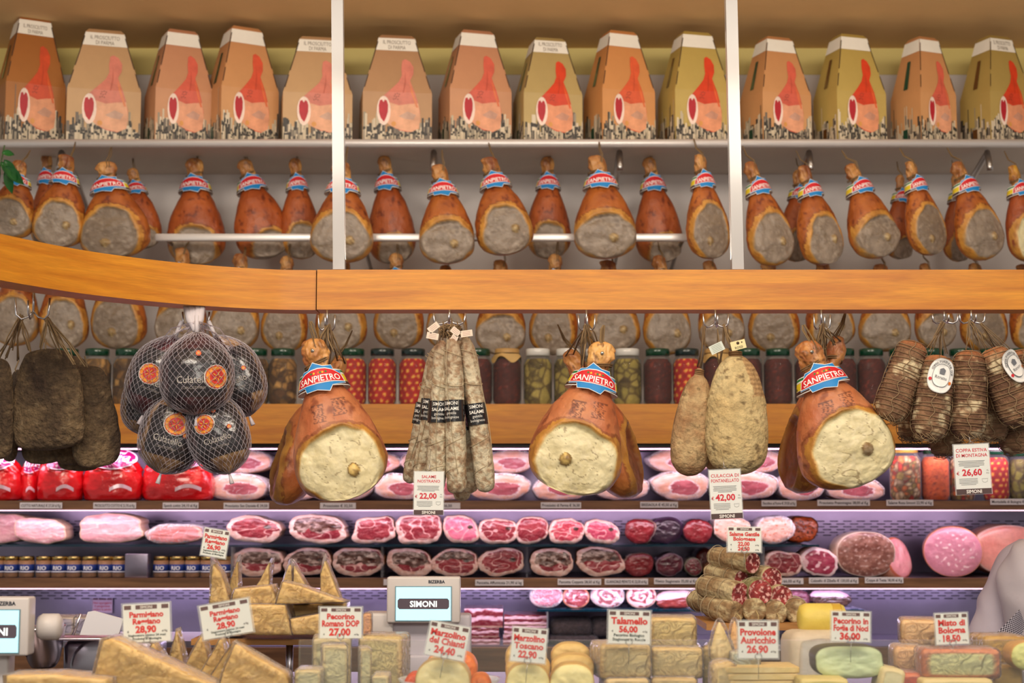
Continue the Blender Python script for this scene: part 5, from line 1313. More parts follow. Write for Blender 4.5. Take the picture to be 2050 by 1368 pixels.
# bacon slabs and dark packs on the case floor
def bacon(x0, x1, yt, yb, Y, label, seed, grp='bacon slabs stacked on the case floor'):
    k = m(Y); a = at((x0 + x1) / 2, yb, Y); W = (x1 - x0) * k; H = (yb - yt) * k; so = Vector((seed, seed * .3, 0)); b = MB()
    def lay(u, v):
        q = Vector((u * 3, v * 1.2, 0)) + so; s_ = math.sin(v * 11 + 3 * fbm(q, 1.2, 2) + seed)
        return mix((120, 34, 46), (232, 190, 196), sstep(-.2, .4, s_)) if v > .12 else (180, 140, 120)
    def tab_(z): return 0
    nu, nv = 60, 16
    def S(u, v, y, s_=1): return (-W / 2 + W * u, y, H * v + .004 * fbm(Vector((u * 2, 0, 0)) + so, 3) * (1 if v > .5 else .0))
    b.grid(nu, nv, lambda u, v: (S(u, v, .003 * fbm(Vector((u * 5, v * 3, 0)) + so, 2))), lambda u, v, p: lay(u, v), 'meat')
    b.grid(nu, 6, lambda u, v: (lambda s: (s[0], v * .22, s[2]))(S(u, 1, 0)), lambda u, v, p: mix((150, 60, 60), (90, 40, 36), fbm(Vector(p) * 30) + .5), 'meat')
    b.grid(6, nv, lambda u, v: (-W / 2, .22 * (1 - u), H * v), lambda u, v, p: lay(u, v), 'meat'); b.grid(6, nv, lambda u, v: (W / 2, .22 * u, H * v), lambda u, v, p: lay(u, v), 'meat')
    b.poly([(-W / 2, 0, 0), (-W / 2, .22, 0), (W / 2, .22, 0), (W / 2, 0, 0)], (150, 90, 90), 'meat'); b.poly([(-W / 2, .22, 0), (-W / 2, .22, H), (W / 2, .22, H), (W / 2, .22, 0)], (150, 90, 90), 'meat')
    o = b.build('bacon_slab', None, a); tag(o, label, 'bacon', grp); return o
zpx = 1292
for x0, x1, yt, yb, l, s in ((925, 1000, 1277, zpx, 'streaky bacon slab, bottom of the left stack', 1), (928, 998, 1258, 1276, 'streaky bacon slab, middle of the left stack', 2), (930, 1006, 1220, 1257, 'thick streaky bacon slab with brown top, top of the left stack', 3),
   (1008, 1092, 1272, zpx, 'streaky bacon slab, bottom of the right stack', 4), (1010, 1094, 1253, 1271, 'streaky bacon slab, middle of the right stack', 5), (1010, 1094, 1232, 1252, 'streaky bacon slab, top of the right stack', 6)):
    bacon(x0, x1, yt, yb, 6.80, l, s)
for x0, x1, yt, yb, l, s in ((1099, 1196, 1274, 1293, 'dark vacuum packed slab, lower of the pair right of the bacon', 1), (1104, 1184, 1242, 1272, 'dark vacuum packed slab lying on another right of the bacon', 2), (1188, 1240, 1242, 1274, 'dark vacuum pack half hidden by the 56,00 sign', 3), (1600, 1660, 1262, 1290, 'pale pack on the case floor behind the yellow cheese log', 4)):
    Y = 6.85; k = m(Y); a = at((x0 + x1) / 2, yb, Y); W = (x1 - x0) * k; H = (yb - yt) * k
    root = thing('vacuum_pack', l, 'packed meat', a, 'vacuum packs on the case floor'); b = MB(); b.box((0, .1, H / 2), (W, .2, H), lambda v: mix((62, 44, 44), (100, 80, 76), .5 + 2 * fbm(Vector(v) * 20)), 'speck_crust', .02); b.build('meat', root)
    b = MB(); b.box((0, .1, H / 2 + .001), (W * 1.04, .21, H * 1.06), (220, 220, 230), 'clear_wrap', .018); b.build('plastic_wrap', root)

# ================================================================ lying hams in the upper lit case
GL = 'plastic wrapped hams lying in the lit case'
def f_lie(u, v, r, th, so):
    q = Vector((u, v, 0)) + so; n = fbm(q, 2, 3)
    e = (u - .1) ** 2 / .30 + (v + .1) ** 2 / .22
    if e < 1 + n: return mix((156, 50, 66), (190, 86, 100), .5 + 2 * n)
    if e < 1.25 + n: return (236, 214, 214)
    return mix((226, 168, 140), (238, 208, 196), .5 + 2 * n)
lw = [(418, 532, 950, 0), (540, 640, 952, 1), (645, 745, 955, 1), (752, 850, 950, 0), (846, 936, 952, 1), (940, 1062, 950, 0), (1068, 1180, 952, 1), (1186, 1300, 952, 0), (1306, 1422, 945, 1), (1426, 1556, 945, 0), (1560, 1650, 950, 0), (1654, 1772, 958, 1)]
lt = ['just right of the red bags', 'hidden behind the left front ham', 'under the left front ham', 'left of the 22,00 sign', 'behind the 22,00 sign', 'right of the salami bunch', 'behind the middle front ham', 'behind the side of the middle front ham', 'left of the 42,00 sign', 'right of the 42,00 sign', 'behind the side of the right front ham', 'under the right front ham']
for i, ((x0, x1, yt, w_), l) in enumerate(zip(lw, lt)):
    cut_piece('lying_ham', 'wrapped lying ham, lower layer of lit case, ' + l, 'ham', x0, x1, yt, 6.80, zE, .3, f_lie, R_ORG if i % 2 else R_FAT, GL, seed=50 + i, n=2.3, lump=.07, wrap=True, nr=20, na=60)
uw = [(436, 540, 902), (560, 660, 902), (690, 800, 904), (800, 900, 902), (975, 1068, 902), (1100, 1200, 904), (1300, 1424, 900), (1450, 1570, 900), (1590, 1700, 902)]
ut = ['above the one right of the red bags', 'behind the left front ham', 'between the left front ham and the salamis', 'behind the salami bunch', 'between the salamis and the middle front ham', 'behind the middle front ham', 'behind the culaccia', 'right of the culaccia', 'behind the right front ham']
for i, ((x0, x1, yt), l) in enumerate(zip(uw, ut)):
    zq = at(1000, 948, 6.84).z
    cut_piece('lying_ham', 'wrapped lying ham, upper layer of lit case, ' + l, 'ham', x0, x1, yt, 6.90, zq, .28, f_lie, R_FAT, GL, seed=70 + i, n=2.2, lump=.06, wrap=True, nr=20, na=60)
# red foil bags of cooked ham
def redbag(x0, x1, yt, label, seed, Y=6.78):
    k = m(Y); W = (x1 - x0) * k; a = at((x0 + x1) / 2, yt, Y); H = a.z - zE; so = Vector((seed * 3.3, seed, 0))
    root = thing('red_foil_bag', label, 'bag', (a.x, Y, zE), 'red foil ham bags'); b = MB()
    prof = [(0, .86), (.03, .98), (.2, 1.04), (.45, 1.0), (.65, .88), (.8, .66), (.9, .46), (.96, .40), (1, .38)]
    tab = [(t, H * t, 0, 0, W / 2 * q, .085 * q * (1 if t < .8 else (1 - (t - .8) * 3.5))) for t, q in prof]
    def dp(p, t, th):
        n = fbm(p + so, 22, 3); g = .006 * math.sin(th * 9 + seed + p.z * 60) * (t > .55) ; r_ = 1 + .09 * n + g / max(.02, abs(p.x) + .02)
        return Vector((p.x * r_, p.y * r_, p.z))
    loft(b, tab, 60, 72, (206, 18, 26), 'wrapper', dp, .85); b.build('foil', root)
    # printed logo and ribbon, following the front of the bag
    def S(x, z, e=.008):
        t = max(0, min(1, z / H)); _, _, _, rx, ry = interp(tab, t); s_ = max(-.98, min(.98, x / rx)); th = math.asin(s_)
        q = dp(Vector((x, -ry * (1 - abs(s_) ** 2.4) ** .5, z)), t, th); q.y -= e; return q
    l = MB(); cx = 0.01; cz = H * .78; wdt = W * .36
    def ell(a_, b_, c, e):
        n = 12; vs = []
        for j in range(5):
            for i in range(28): q = 2 * PI * i / 28; vs.append(S(cx + a_ * j / 4 * math.cos(q), cz + b_ * j / 4 * math.sin(q), e))
        l.add(vs, [(j * 28 + i, j * 28 + (i + 1) % 28, (j + 1) * 28 + (i + 1) % 28, (j + 1) * 28 + i) for j in range(4) for i in range(28)], c, 'gloss')
    ell(wdt, H * .20, (240, 220, 236), .010); ell(wdt * .95, H * .18, (150, 20, 96), .0115)
    l.text('PROVIO' if seed % 2 else 'BRAVIO', H * .17, lambda x, y: S(cx + x, cz - H * .06 + y, .014), (245, 238, 245), bold=.02, maxw=wdt * 1.6)
    l.build('logo', root)
    r = MB(); pts_ = 18
    vs = []
    for i in range(pts_ + 1):
        u = i / pts_; x = W * (.02 + .36 * u); z = H * (.17 + .10 * math.sin(u * PI) ** 1 * .7); vs += [S(x, z, .010), S(x, z + H * .07, .010)]
    r.add(vs, [(i*2, i*2+2, i*2+3, i*2+1) for i in range(pts_)], (232, 200, 214), 'gloss'); r.build('ribbon_print', root)
redbag(-62, 46, 900, 'red foil ham bag cut by the left picture edge', 1)
redbag(48, 86, 910, 'narrow red foil bag, second from the left edge', 2, 6.84)
redbag(82, 170, 898, 'red foil ham bag below the front speck', 3)
redbag(172, 288, 896, 'wide red foil ham bag between specks and netted bunch', 4)
redbag(290, 428, 896, 'wide red foil ham bag below the netted bunch, rightmost', 5)

# ================================================================ foreground counter
ZD = 1.06
t = thing('display_counter', 'glass fronted display counter along the bottom of the picture', 'counter', (0, 3.62, 0))
b = MB(); b.box((.0, .75, ZD / 2), (4.6, 1.46, ZD), (110, 100, 100), 'steel'); b.build('counter_body', t)
a = at(600, 1282, 3.62); b = MB(); zt_ = a.z; b.box(((a.x + 2.0) / 2, -.002, (zt_ + ZD - .3) / 2), (2.0 - a.x, .006, zt_ - ZD + .3), (220, 230, 228), 'counter_glass'); b.build('glass_panel', t)
def block(name, label, cat, x0, x1, y0_, y1_, Y, dep, c1, c2, grp, bev=.012, yaw=0, wrap=True, tilt=0, rim=None, seed=0, flatb=None):
    k = m(Y); a = at((x0 + x1) / 2, y1_, Y); W = (x1 - x0) * k; H = (y1_ - y0_) * k; so = Vector((seed + x0 * .1, 0, 0)); b = MB()
    b.box((0, dep / 2, H / 2), (W, dep, H), (0, 0, 0), 'cheese', bev)
    # refine by re-colouring per vertex
    b.c = [lin(mix(c1, c2, .5 + 2 * fbm(Vector(v) * 12 + so))) for v in b.v]
    rim_ = rim or mix(c1, (180, 130, 60), .22)
    b.c = [lin(mix(rim_, mix(rim_, (255, 240, 200), .3), .5 + 2 * fbm(Vector(v) * 12 + so))) for v in b.v]
    gw, gh = W / 2 - bev * .55, H / 2 - bev * .55
    def fp(u, v):
        x, z = 2 * u - 1, 2 * v - 1; q = .985 + .03 * fbm(Vector((x, z, 0)) * 2 + so)
        s_ = 1 - .10 * min(1, bev * 14 / H) * x * x * z * z
        return (x * gw * q * s_, -.0008 + .0004 * fbm(Vector((x * 4, z * 3, seed)) + so), H / 2 + z * gh * q * s_)
    b.grid(26, 18, fp, lambda u, v, p: mix(mix(c1, c2, .5 + 1.6 * fbm(Vector(p) * 16 + so)), rim_, sstep(.84, 1.0, max(abs(2 * u - 1), abs(2 * v - 1))) * .8 + sstep(.2, .38, fbm(Vector(p) * 50 + so, 1, 2)) * .35), 'cheese')
    if wrap:
        root = thing(name, label, cat, a, grp); b.build('cheese', root); w_ = MB(); w_.box((0, dep / 2, H / 2 + .001), (W * 1.03 + .002, dep * 1.04, H * 1.03 + .002), (240, 240, 235), 'clear_wrap', bev * 1.1); w_.build('plastic_wrap', root)
    else: root = tag(b.build(name, None, a), label, cat, grp)
    orient(root, yaw, tilt); return root
def cutwheel(name, label, x0, x1, y0_, y1_, Y, dep, cf, rind, grp, seed=0, n=3, wrap=False, yaw=0, tilt=0, lump=.02):
    zb_ = at(1025, y1_, Y).z
    fc = lambda u, v, r, th, so: mix(cf[0], cf[1], .5 + 1.5 * fbm(Vector((u, v, 0)) + so, 4)) if r < .96 else rind[0]
    return cut_piece(name, label, 'cheese', x0, x1, y0_, Y, zb_, dep, fc, r_skin(*rind), grp, mat='cheese', n=n, lump=lump, seed=seed, wrap=wrap, yaw=yaw, tilt=tilt, nr=24, na=72)
PA1, PA2, PR = (222, 184, 108), (234, 202, 132), (190, 146, 80)
def wedge(label, pts, Y, th, grp='parmesan wedges in clear wrap', yaw=0, seed=0, spike=False, col=(PA1, PA2)):
    """prism cut from a wheel: outline in picture points, thickness th"""
    P_ = [at(x, y, Y) for x, y in pts]; o = Vector((sum(p.x for p in P_) / len(P_), Y, min(p.z for p in P_))); pl = [(p.x - o.x, p.z - o.z) for p in P_]
    root = thing('parmesan_wedge', label, 'cheese', o, grp)
    def prism(b, pl, y0_, y1_, mat, col, grow=0, sub=9):
        cx = sum(p[0] for p in pl) / len(pl); cz = sum(p[1] for p in pl) / len(pl)
        pp = [(cx + (x - cx) * (1 + grow), cz + (z - cz) * (1 + grow)) for x, z in pl]
        ring = []
        for i, p in enumerate(pp):
            q = pp[(i + 1) % len(pp)]
            for s_ in range(sub): ring.append((p[0] + (q[0] - p[0]) * s_ / sub, p[1] + (q[1] - p[1]) * s_ / sub))
        n = len(ring); so = Vector((seed * 3.1 + 1, 0, seed)); vs = []; cs = []
        lay = []
        for r in (.0, .35, .7, .95): lay.append((y0_, r))
        lay += [(y0_ + (y1_ - y0_) * .03, 1.0), (y0_ + (y1_ - y0_) * .35, 1.0), (y0_ + (y1_ - y0_) * .7, 1.0), (y0_ + (y1_ - y0_) * .97, 1.0), (y1_, .95), (y1_, .5), (y1_, 0)]
        for y, r in lay:
            for x, z in ring:
                p = Vector((cx + (x - cx) * r, y, cz + (z - cz) * r)); nn = fbm(p + so, 24, 3) * (.008 if not grow else .010); p.y += nn; p.x += nn * .3
                if p.z < .001: p.z = .001
                vs.append(p); cs.append(col(p) if callable(col) else col)
        fs = [(j * n + i, j * n + (i + 1) % n, (j + 1) * n + (i + 1) % n, (j + 1) * n + i) for j in range(len(lay) - 1) for i in range(n)]
        b.add(vs, fs, cs, mat)
    b = MB(); so = Vector((seed, 2, 0)); prism(b, pl, 0, th, 'cheese', lambda p: mix(mix(col[0], col[1], .5 + 2 * fbm(p + so, 20, 3)), (236, 206, 150), sstep(.2, .4, fbm(p, 60, 2)))); b.build('cheese', root)
    w_ = MB(); pw = list(pl)
    if spike:
        top = max(range(len(pl)), key=lambda i: pl[i][1]); cx = sum(p[0] for p in pl) / len(pl); pw[top] = (pl[top][0] + (pl[top][0] - cx) * .35, pl[top][1] * 1.13)
    prism(w_, pw, -.004, th + .004, 'clear_wrap', (240, 236, 240), .07); w_.build('plastic_wrap', root)
    if yaw: orient(root, yaw, 0)
    return root
# stand with board
a = at(545, 1276, 4.55); t = thing('wooden_stand', 'pale wooden board on a steel post carrying parmesan wedges', 'stand', (a.x, 4.55, ZD - .0))
b = MB(); b.box((0, .1, a.z - ZD - .008), (300 * m(4.55), .34, .016), (0, 0, 0), 'board_wood', 0); b.build('board', t)
b = MB(); q = at(577, 1300, 4.5); b.tube([(q.x - a.x, -.02, 0), (q.x - a.x, -.02, a.z - ZD - .016)], .010, (190, 185, 195), 'steel', 14); b.tube([(q.x - a.x + .02, -.03, -.1), (q.x - a.x + .035, -.03, .02), (q.x - a.x + .02, -.03, .06)], .005, (200, 200, 205), 'steel', 8); b.build('post', t)
wedge('parmesan wedge lying under the spikes at the left of the board', [(415, 1275), (415, 1213), (480, 1210), (482, 1275)], 4.50, .1, seed=1)
wedge('big parmesan wedge tapering right, centre of the lower layer on the board', [(482, 1273), (480, 1212), (570, 1212), (582, 1273)], 4.42, .12, seed=2)
wedge('parmesan wedge behind the 27,00 sign on the board', [(584, 1272), (580, 1240), (638, 1230), (652, 1272)], 4.44, .1, seed=3)
wedge('parmesan wedge lying at the right of the lower layer', [(574, 1255), (572, 1213), (690, 1207), (690, 1240)], 4.56, .1, seed=4)
wedge('parmesan wedge lying on the left of the upper layer', [(462, 1211), (470, 1180), (540, 1174), (558, 1211)], 4.46, .12, seed=5)
wedge('long parmesan wedge pointing right on the upper layer', [(553, 1210), (566, 1166), (600, 1174), (690, 1206)], 4.43, .09, seed=6)
wedge('tall parmesan spike at the far left of the upper layer', [(420, 1212), (426, 1130), (442, 1150), (462, 1211)], 4.47, .07, seed=7, spike=True)
wedge('parmesan spike second from the left', [(450, 1210), (462, 1160), (474, 1126), (477, 1185), (474, 1210)], 4.56, .06, seed=8, spike=True)
wedge('parmesan spike in the middle of the upper layer', [(506, 1185), (522, 1160), (538, 1128), (537, 1185)], 4.56, .06, seed=9, spike=True)
wedge('parmesan spike leaning left behind the long wedge', [(552, 1205), (578, 1132), (584, 1134), (586, 1205)], 4.56, .06, seed=10, spike=True)
wedge('broad parmesan spike behind the long wedge', [(586, 1205), (588, 1134), (616, 1178), (618, 1205)], 4.55, .06, seed=11, spike=True)
wedge('tall parmesan spike at the far right of the upper layer', [(640, 1210), (642, 1150), (650, 1124), (684, 1207)], 4.50, .06, seed=12, spike=True)
# lower parmesan
zc = 1420
wedge('largest parmesan wedge in front, sloping down to the right', [(176, zc), (186, 1362), (206, 1284), (222, 1280), (330, 1330), (420, 1372), (440, zc)], 3.85, .11, seed=13)
wedge('flat parmesan wedge at the lower left picture edge', [(10, zc), (12, 1354), (110, 1352), (212, 1362), (214, zc)], 3.78, .12, seed=14)
for i, (x0, xp, x1, yp, Yy, l) in enumerate(((280, 305, 345, 1290, 4.3, 'parmesan wedge tip left of the two sharp peaks'), (334, 352, 372, 1266, 4.22, 'sharp parmesan peak under the 28,90 sign on the left'), (362, 402, 424, 1276, 4.16, 'slanted parmesan wedge second after the big one'), (400, 440, 462, 1282, 4.10, 'parmesan wedge between the two 28,90 signs'), (425, 465, 500, 1290, 4.02, 'parmesan wedge with a steep right side'), (446, 470, 570, 1292, 3.92, 'parmesan wedge fanning out to the right in the lower centre'))):
    wedge(l, [(x0 - 14, zc), (x0, 1350), (xp, yp), (x1, 1350), (x1 + 24, zc)], Yy, .07, seed=20 + i)
CH = 'cheeses on the counter'
cr = ((214, 206, 158), (226, 218, 172))
block('pecorino_block', 'tall pale pecorino block at the left of the 27,00 group', 'cheese', 626, 700, 1284, zc, 4.2, .12, *cr, CH, .01, 6)
block('pecorino_block', 'pale pecorino block at the right back of the 27,00 group', 'cheese', 716, 802, 1280, zc, 4.22, .12, (216, 200, 140), (224, 210, 152), CH, .012, -8)
block('pecorino_block', 'narrow pecorino slab standing in front of the group', 'cheese', 646, 694, 1299, zc, 3.98, .08, *cr, CH, .006, 10)
block('pecorino_block', 'narrow pecorino slab just right of the front one', 'cheese', 722, 742, 1305, zc, 3.98, .08, *cr, CH, .004, 10)
block('pecorino_block', 'low pecorino block along the bottom edge', 'cheese', 590, 640, 1346, zc, 3.9, .1, *cr, CH, .006, 0)
block('pecorino_block', 'pecorino block low right, wrapped, beside the narrow slab', 'cheese', 744, 776, 1357, zc, 3.9, .1, *cr, CH, .006, 0)
block('pecorino_block', 'peach coloured wrapped piece standing right of the 27,00 sign', 'cheese', 726, 742, 1232, 1300, 4.30, .05, (226, 170, 130), (232, 190, 160), CH, .006, 0)
# marzolino
cutwheel('marzolino_cheese', 'halved pale marzolino under the 24,40 sign', 832, 940, 1320, 1425, 3.95, .12, ((226, 212, 150), (230, 220, 166)), ((200, 170, 110), (210, 180, 120)), CH, 1, 2.2)
cutwheel('marzolino_cheese', 'orange rinded marzolino behind the halved one', 895, 954, 1310, 1372, 4.12, .14, ((226, 110, 30), (234, 130, 44)), ((226, 110, 30), (234, 130, 44)), CH, 2, 2.1)
cutwheel('marzolino_cheese', 'orange rinded marzolino low at the right of the bowl', 938, 984, 1352, 1415, 3.98, .12, ((226, 110, 30), (234, 130, 44)), ((226, 110, 30), (234, 130, 44)), CH, 3, 2.1)
cutwheel('marzolino_cheese', 'red rinded marzolino low at the left of the bowl', 806, 850, 1350, 1415, 4.05, .12, ((206, 70, 30), (220, 90, 40)), ((206, 70, 30), (220, 90, 40)), CH, 4, 2.1)
cutwheel('marzolino_cheese', 'pale marzolino peeking left behind the 24,40 sign', 852, 900, 1312, 1370, 4.14, .12, ((226, 150, 90), (230, 180, 130)), ((226, 150, 90), (230, 180, 130)), CH, 5, 2.1)
b = MB(); q = at(893, 1420, 3.9); b.lathe([(.0001, 0), (.085, .0), (.125, .05), (.130, .052), (.09, -.006), (.0001, -.006)], (180, 170, 160), 'jar_glass', 32); tag(b.build('glass_bowl', None, (q.x, 4.09, q.z)), 'shallow clear bowl holding the orange marzolino cheeses', 'bowl')
yl = ((214, 180, 104), (222, 190, 116)); yr = ((206, 166, 90), (216, 180, 104))
for col_, (xa, xb) in enumerate(((1013, 1100), (1101, 1189))):
    for j, (yt, yb, Yy) in enumerate(((1289, 1352, 4.20), (1312, 1376, 4.07), (1330, 1420, 3.94))):
        l = 'marzolino toscano in the %s row, %s' % ('left' if col_ == 0 else 'right', ('back one', 'middle one', 'front one with a cut face')[j])
        cutwheel('marzolino_toscano', l, xa - (2 - j) * 0 + (4 if col_ and j < 2 else 0), xb + (0 if j else -6), yt, yb, Yy, .1, ((228, 216, 150), (232, 222, 160)) if j == 2 else yl, yr, 'yellow marzolino cheeses in two rows', 10 + j + col_ * 3, 2.4)
# talamello
tl = ((220, 196, 132), (230, 210, 154))
block('talamello_block', 'yellowish wrapped cheese block on top of the right stack', 'cheese', 1302, 1393, 1240, 1299, 4.15, .12, *tl, CH, .010, -4, rim=(208, 178, 110))
block('talamello_block', 'wrapped cheese block with rough rind under the top one', 'cheese', 1306, 1406, 1300, 1359, 4.10, .14, *tl, CH, .010, -3, rim=(208, 178, 110))
block('talamello_block', 'wrapped cheese block below the 56,00 sign', 'cheese', 1203, 1305, 1294, 1361, 4.06, .14, *tl, CH, .012, 8, rim=(208, 178, 110))
block('talamello_block', 'cheese block at the bottom edge below the left talamello', 'cheese', 1214, 1300, 1362, zc, 4.04, .13, *tl, CH, .01, 4)
block('talamello_block', 'cheese block at the bottom edge below the right talamello', 'cheese', 1306, 1396, 1361, zc, 4.06, .13, *tl, CH, .01, 0)
# provolone
pv = ((230, 204, 136), (236, 214, 156))
def drop(label, top, bot, Y, r, c, seed):
    b, A, ang, L, R = axis_body(top, bot, Y, r, [(0, .02), (.05, .16), (.2, .42), (.4, .68), (.65, .95), (.8, 1), (.92, .82), (.98, .4), (1, 0)], lambda p, t, th: mix(c[0], c[1], .5 + 2 * fbm(p * 20)), 'cheese', 40, 36, .7, .02, 20, seed)
    root = thing('provolone', label, 'cheese', A, 'provolone pieces around the 26 sign'); b.build('cheese', root)
    w_ = MB(); loft(w_, [(t, -t * L * 1.03 + .01, 0, 0, R * q * 1.08 + .003, R * q * .76 + .003) for t, q in [(0, .02), (.05, .2), (.2, .48), (.4, .72), (.65, .97), (.8, 1), (.92, .84), (.98, .45), (1, 0)]], 30, 30, (240, 240, 235), 'clear_wrap'); w_.build('plastic_wrap', root); orient(root, 0, ang)
drop('pointed yellow provolone piece left of its twin', (1440, 1246), (1446, 1332), 4.1, 22, pv, 1)
drop('pointed peach provolone piece next to the provolone sign', (1470, 1244), (1476, 1330), 4.2, 16, ((232, 180, 110), (236, 190, 130)), 2)
block('provolone', 'thick pale provolone slab behind the plastic wrap', 'cheese', 1408, 1440, 1300, zc, 4.2, .1, *pv, CH, .01, -10)
block('provolone', 'large provolone half below the pointed ones', 'cheese', 1428, 1478, 1330, zc, 4.0, .1, *pv, CH, .02, 0)
for j in range(4):
    block('provolone_slice', 'flat provolone slice, %s in the low stack' % ('top', 'second', 'third', 'bottom')[j], 'cheese', 1455 + 4 * j, 1600 - 3 * j, 1336 + j * 14, 1349 + j * 14, 4.0, .12, *pv, 'provolone slices in a low stack', .003, 2, False)
block('wrapped_block', 'small greenish white wrapped block above the slices', 'cheese', 1466, 1522, 1308, 1335, 4.05, .07, (214, 222, 206), (226, 226, 206), CH, .004, 0)
# pecorino foglie di noci
def log(name, label, x0, x1, y0_, y1_, Y, c, rim, seed, band=None):
    k = m(Y); a = at((x0 + x1) / 2, y1_, Y); L = (x1 - x0) * k; R = (y1_ - y0_) * k / 2; b = MB()
    pr = [(.0001, -L / 2), (R * .55, -L / 2 + .001), (R * .86, -L / 2 + R * .16), (R, -L / 2 + R * .5), (R, L / 2 - R * .5), (R * .86, L / 2 - R * .16), (R * .55, L / 2 - .001), (.0001, L / 2)]
    b.lathe(pr, lambda v: mix(c[0], c[1], .5 + 2 * fbm(Vector(v) * 15)), 'cheese', 36, (0, R, R), 'x')
    if band: b.lathe([(R * 1.004, band[0] * L - .012), (R * 1.006, band[0] * L - .01), (R * 1.006, band[0] * L + .01), (R * 1.004, band[0] * L + .012)], band[1], 'gloss', 36, (0, R, R), 'x')
    return tag(b.build(name, None, a), label, 'cheese', CH)
log('cheese_log', 'yellow waxed cheese log left of the 36,00 sign', 1604, 1700, 1212, 1274, 4.25, ((214, 190, 84), (222, 200, 100)), None, 1, (.28, (196, 160, 60)))
root = cutwheel('walnut_leaf_pecorino', 'cut pecorino with dark rind and green-lit tinted face below the 36,00 sign', 1634, 1770, 1294, 1360, 3.98, .13, ((196, 214, 168), (206, 222, 180)), ((74, 70, 56), (90, 84, 66)), CH, 31, 3.2)  # green light on the cut face is mixed into its colour
block('paper_wrapped_cheese', 'large cheese in crumpled white paper behind the cut pecorino', 'cheese', 1588, 1706, 1270, zc, 4.2, .12, (206, 200, 190), (218, 212, 204), CH, .03, 10, False)
block('pecorino_block', 'yellow cheese at the bottom edge under the cut pecorino', 'cheese', 1604, 1700, 1362, zc, 3.9, .1, (206, 196, 110), (214, 206, 126), CH, .01, 0, False)
block('pecorino_block', 'pale cheese end leaning right of the cut pecorino', 'cheese', 1752, 1802, 1340, zc, 3.96, .1, (214, 208, 160), (220, 212, 170), CH, .014, 0, False, 12)
# misto
block('caciotta_block', 'peach rinded cheese block left of the 18,50 sign', 'cheese', 1806, 1880, 1244, 1297, 4.2, .12, (222, 180, 130), (230, 196, 150), CH, .012, -10)
block('caciotta_block', 'cheese block with orange rind at the left of the long one', 'cheese', 1792, 1856, 1298, 1350, 4.12, .12, (222, 176, 124), (230, 190, 140), CH, .014, -6)
block('long_cheese_block', 'long pale green looking cheese block with reddish ends', 'cheese', 1850, 2002, 1303, 1360, 3.96, .1, (214, 214, 158), (222, 220, 168), CH, .012, -3, True, rim=(200, 110, 60))
block('caciotta_block', 'red orange rinded cheese at the bottom edge under the caciotta', 'cheese', 1798, 1880, 1352, zc, 3.98, .1, (206, 70, 30), (220, 90, 40), CH, .012, 0)
block('caciotta_block', 'pale cheese along the bottom edge below the long block', 'cheese', 1850, 1990, 1363, zc, 3.92, .1, (220, 208, 150), (226, 216, 160), CH, .01, 0, False)
block('caciotta_block', 'brownish yellow cheese block right of the 18,50 sign', 'cheese', 1972, 2060, 1277, 1336, 4.15, .12, (190, 150, 60), (206, 166, 76), CH, .012, 6)
block('caciotta_block', 'yellow cheese below the brownish one at the right edge', 'cheese', 1994, 2050, 1337, zc, 4.1, .1, (214, 176, 84), (220, 186, 96), CH, .01, 0)
cutwheel('round_cheese', 'round greenish cheese cut by the right picture edge', 2026, 2100, 1286, 1345, 4.0, .1, ((206, 210, 130), (212, 216, 140)), ((200, 150, 80), (210, 160, 90)), CH, 33, 2.2)
# salami pile on board
GS = 'salamis piled on the wooden board'
def pile(label, c, r, Y, L, dirx, seed, cut=True, dz=0, green=False, tail=None):
    dirx *= .34; L *= .78; r *= 1.1
    """one salami: cut end at picture point c, body running back to the left"""
    k = m(Y); R = r * k; A = at(c[0], c[1], Y); so = Vector((seed * 2.3, seed, 0))
    d = Vector((dirx, 1.0, dz)).normalized()
    b = MB(); u = Vector((0, 0, 1)); u = (u - d * u.dot(d)).normalized(); s_ = d.cross(u)
    vs = []; cs = []; na = 48
    rings = [(0, r_) for r_ in ([i / 14 for i in range(15)] if cut else [0, .3, .6, .85])] + [(.004 + L * t, q) for t, q in ((0, 1.02) if cut else (.01, 1.0), (.05, 1.04), (.2, 1.06), (.5, 1.02), (.8, 1.0), (.93, .8), (.98, .45), (1, .1))]
    for j, (dd, q) in enumerate(rings):
        for i in range(na):
            th = 2 * PI * i / na; off = u * math.sin(th) * R * q + s_ * math.cos(th) * R * q; p = d * dd + off
            n = fbm(p + so, 30, 3); 
            if dd > .003: p += off * n * .10
            vs.append(p)
            if dd == 0 and cut and q < .95:
                n3 = fbm(off + so, 110, 2); n4 = fbm(off + so, 30, 2); col = mix((110, 30, 34), (166, 66, 66), .5 + n4 * 2); col = mix(col, (226, 176, 170), sstep(.06, .16, n3))
            else:
                n2 = fbm(p + so, 70, 2); col = mix((140, 112, 78), (196, 180, 140), sstep(-.2, .2, n + n2)); col = mix(col, (92, 68, 48), sstep(.15, .3, n2) * .6)
                if green: col = mix(col, (96, 120, 70), .35)
            cs.append(col)
    K = len(rings); fs = [(j * na + i, j * na + (i + 1) % na, (j + 1) * na + (i + 1) % na, (j + 1) * na + i) for j in range(K - 1) for i in range(na)]; fs.append(tuple(range((K - 1) * na, K * na)))
    root = thing('salami', label, 'salami', A, GS)
    b.add(vs, [f[::-1] for f in fs], cs, 'mould'); b.build('meat', root)
    s2 = MB()
    if not cut: s2.tube([d * -.002, d * -.012 + Vector((.004, 0, -.01)), d * -.012 + Vector((.006, 0, -.035))], .0013, (190, 170, 120), 'string', 4)
    for t in (.3, .6, .85): s2.tube([d * (L * t) + (u * math.sin(q) + s_ * math.cos(q)) * R * 1.13 for q in [2*PI*i/18 for i in range(18)]], .001, (176, 160, 130), 'string', 4, True)
    s2.build('twine', root); return root
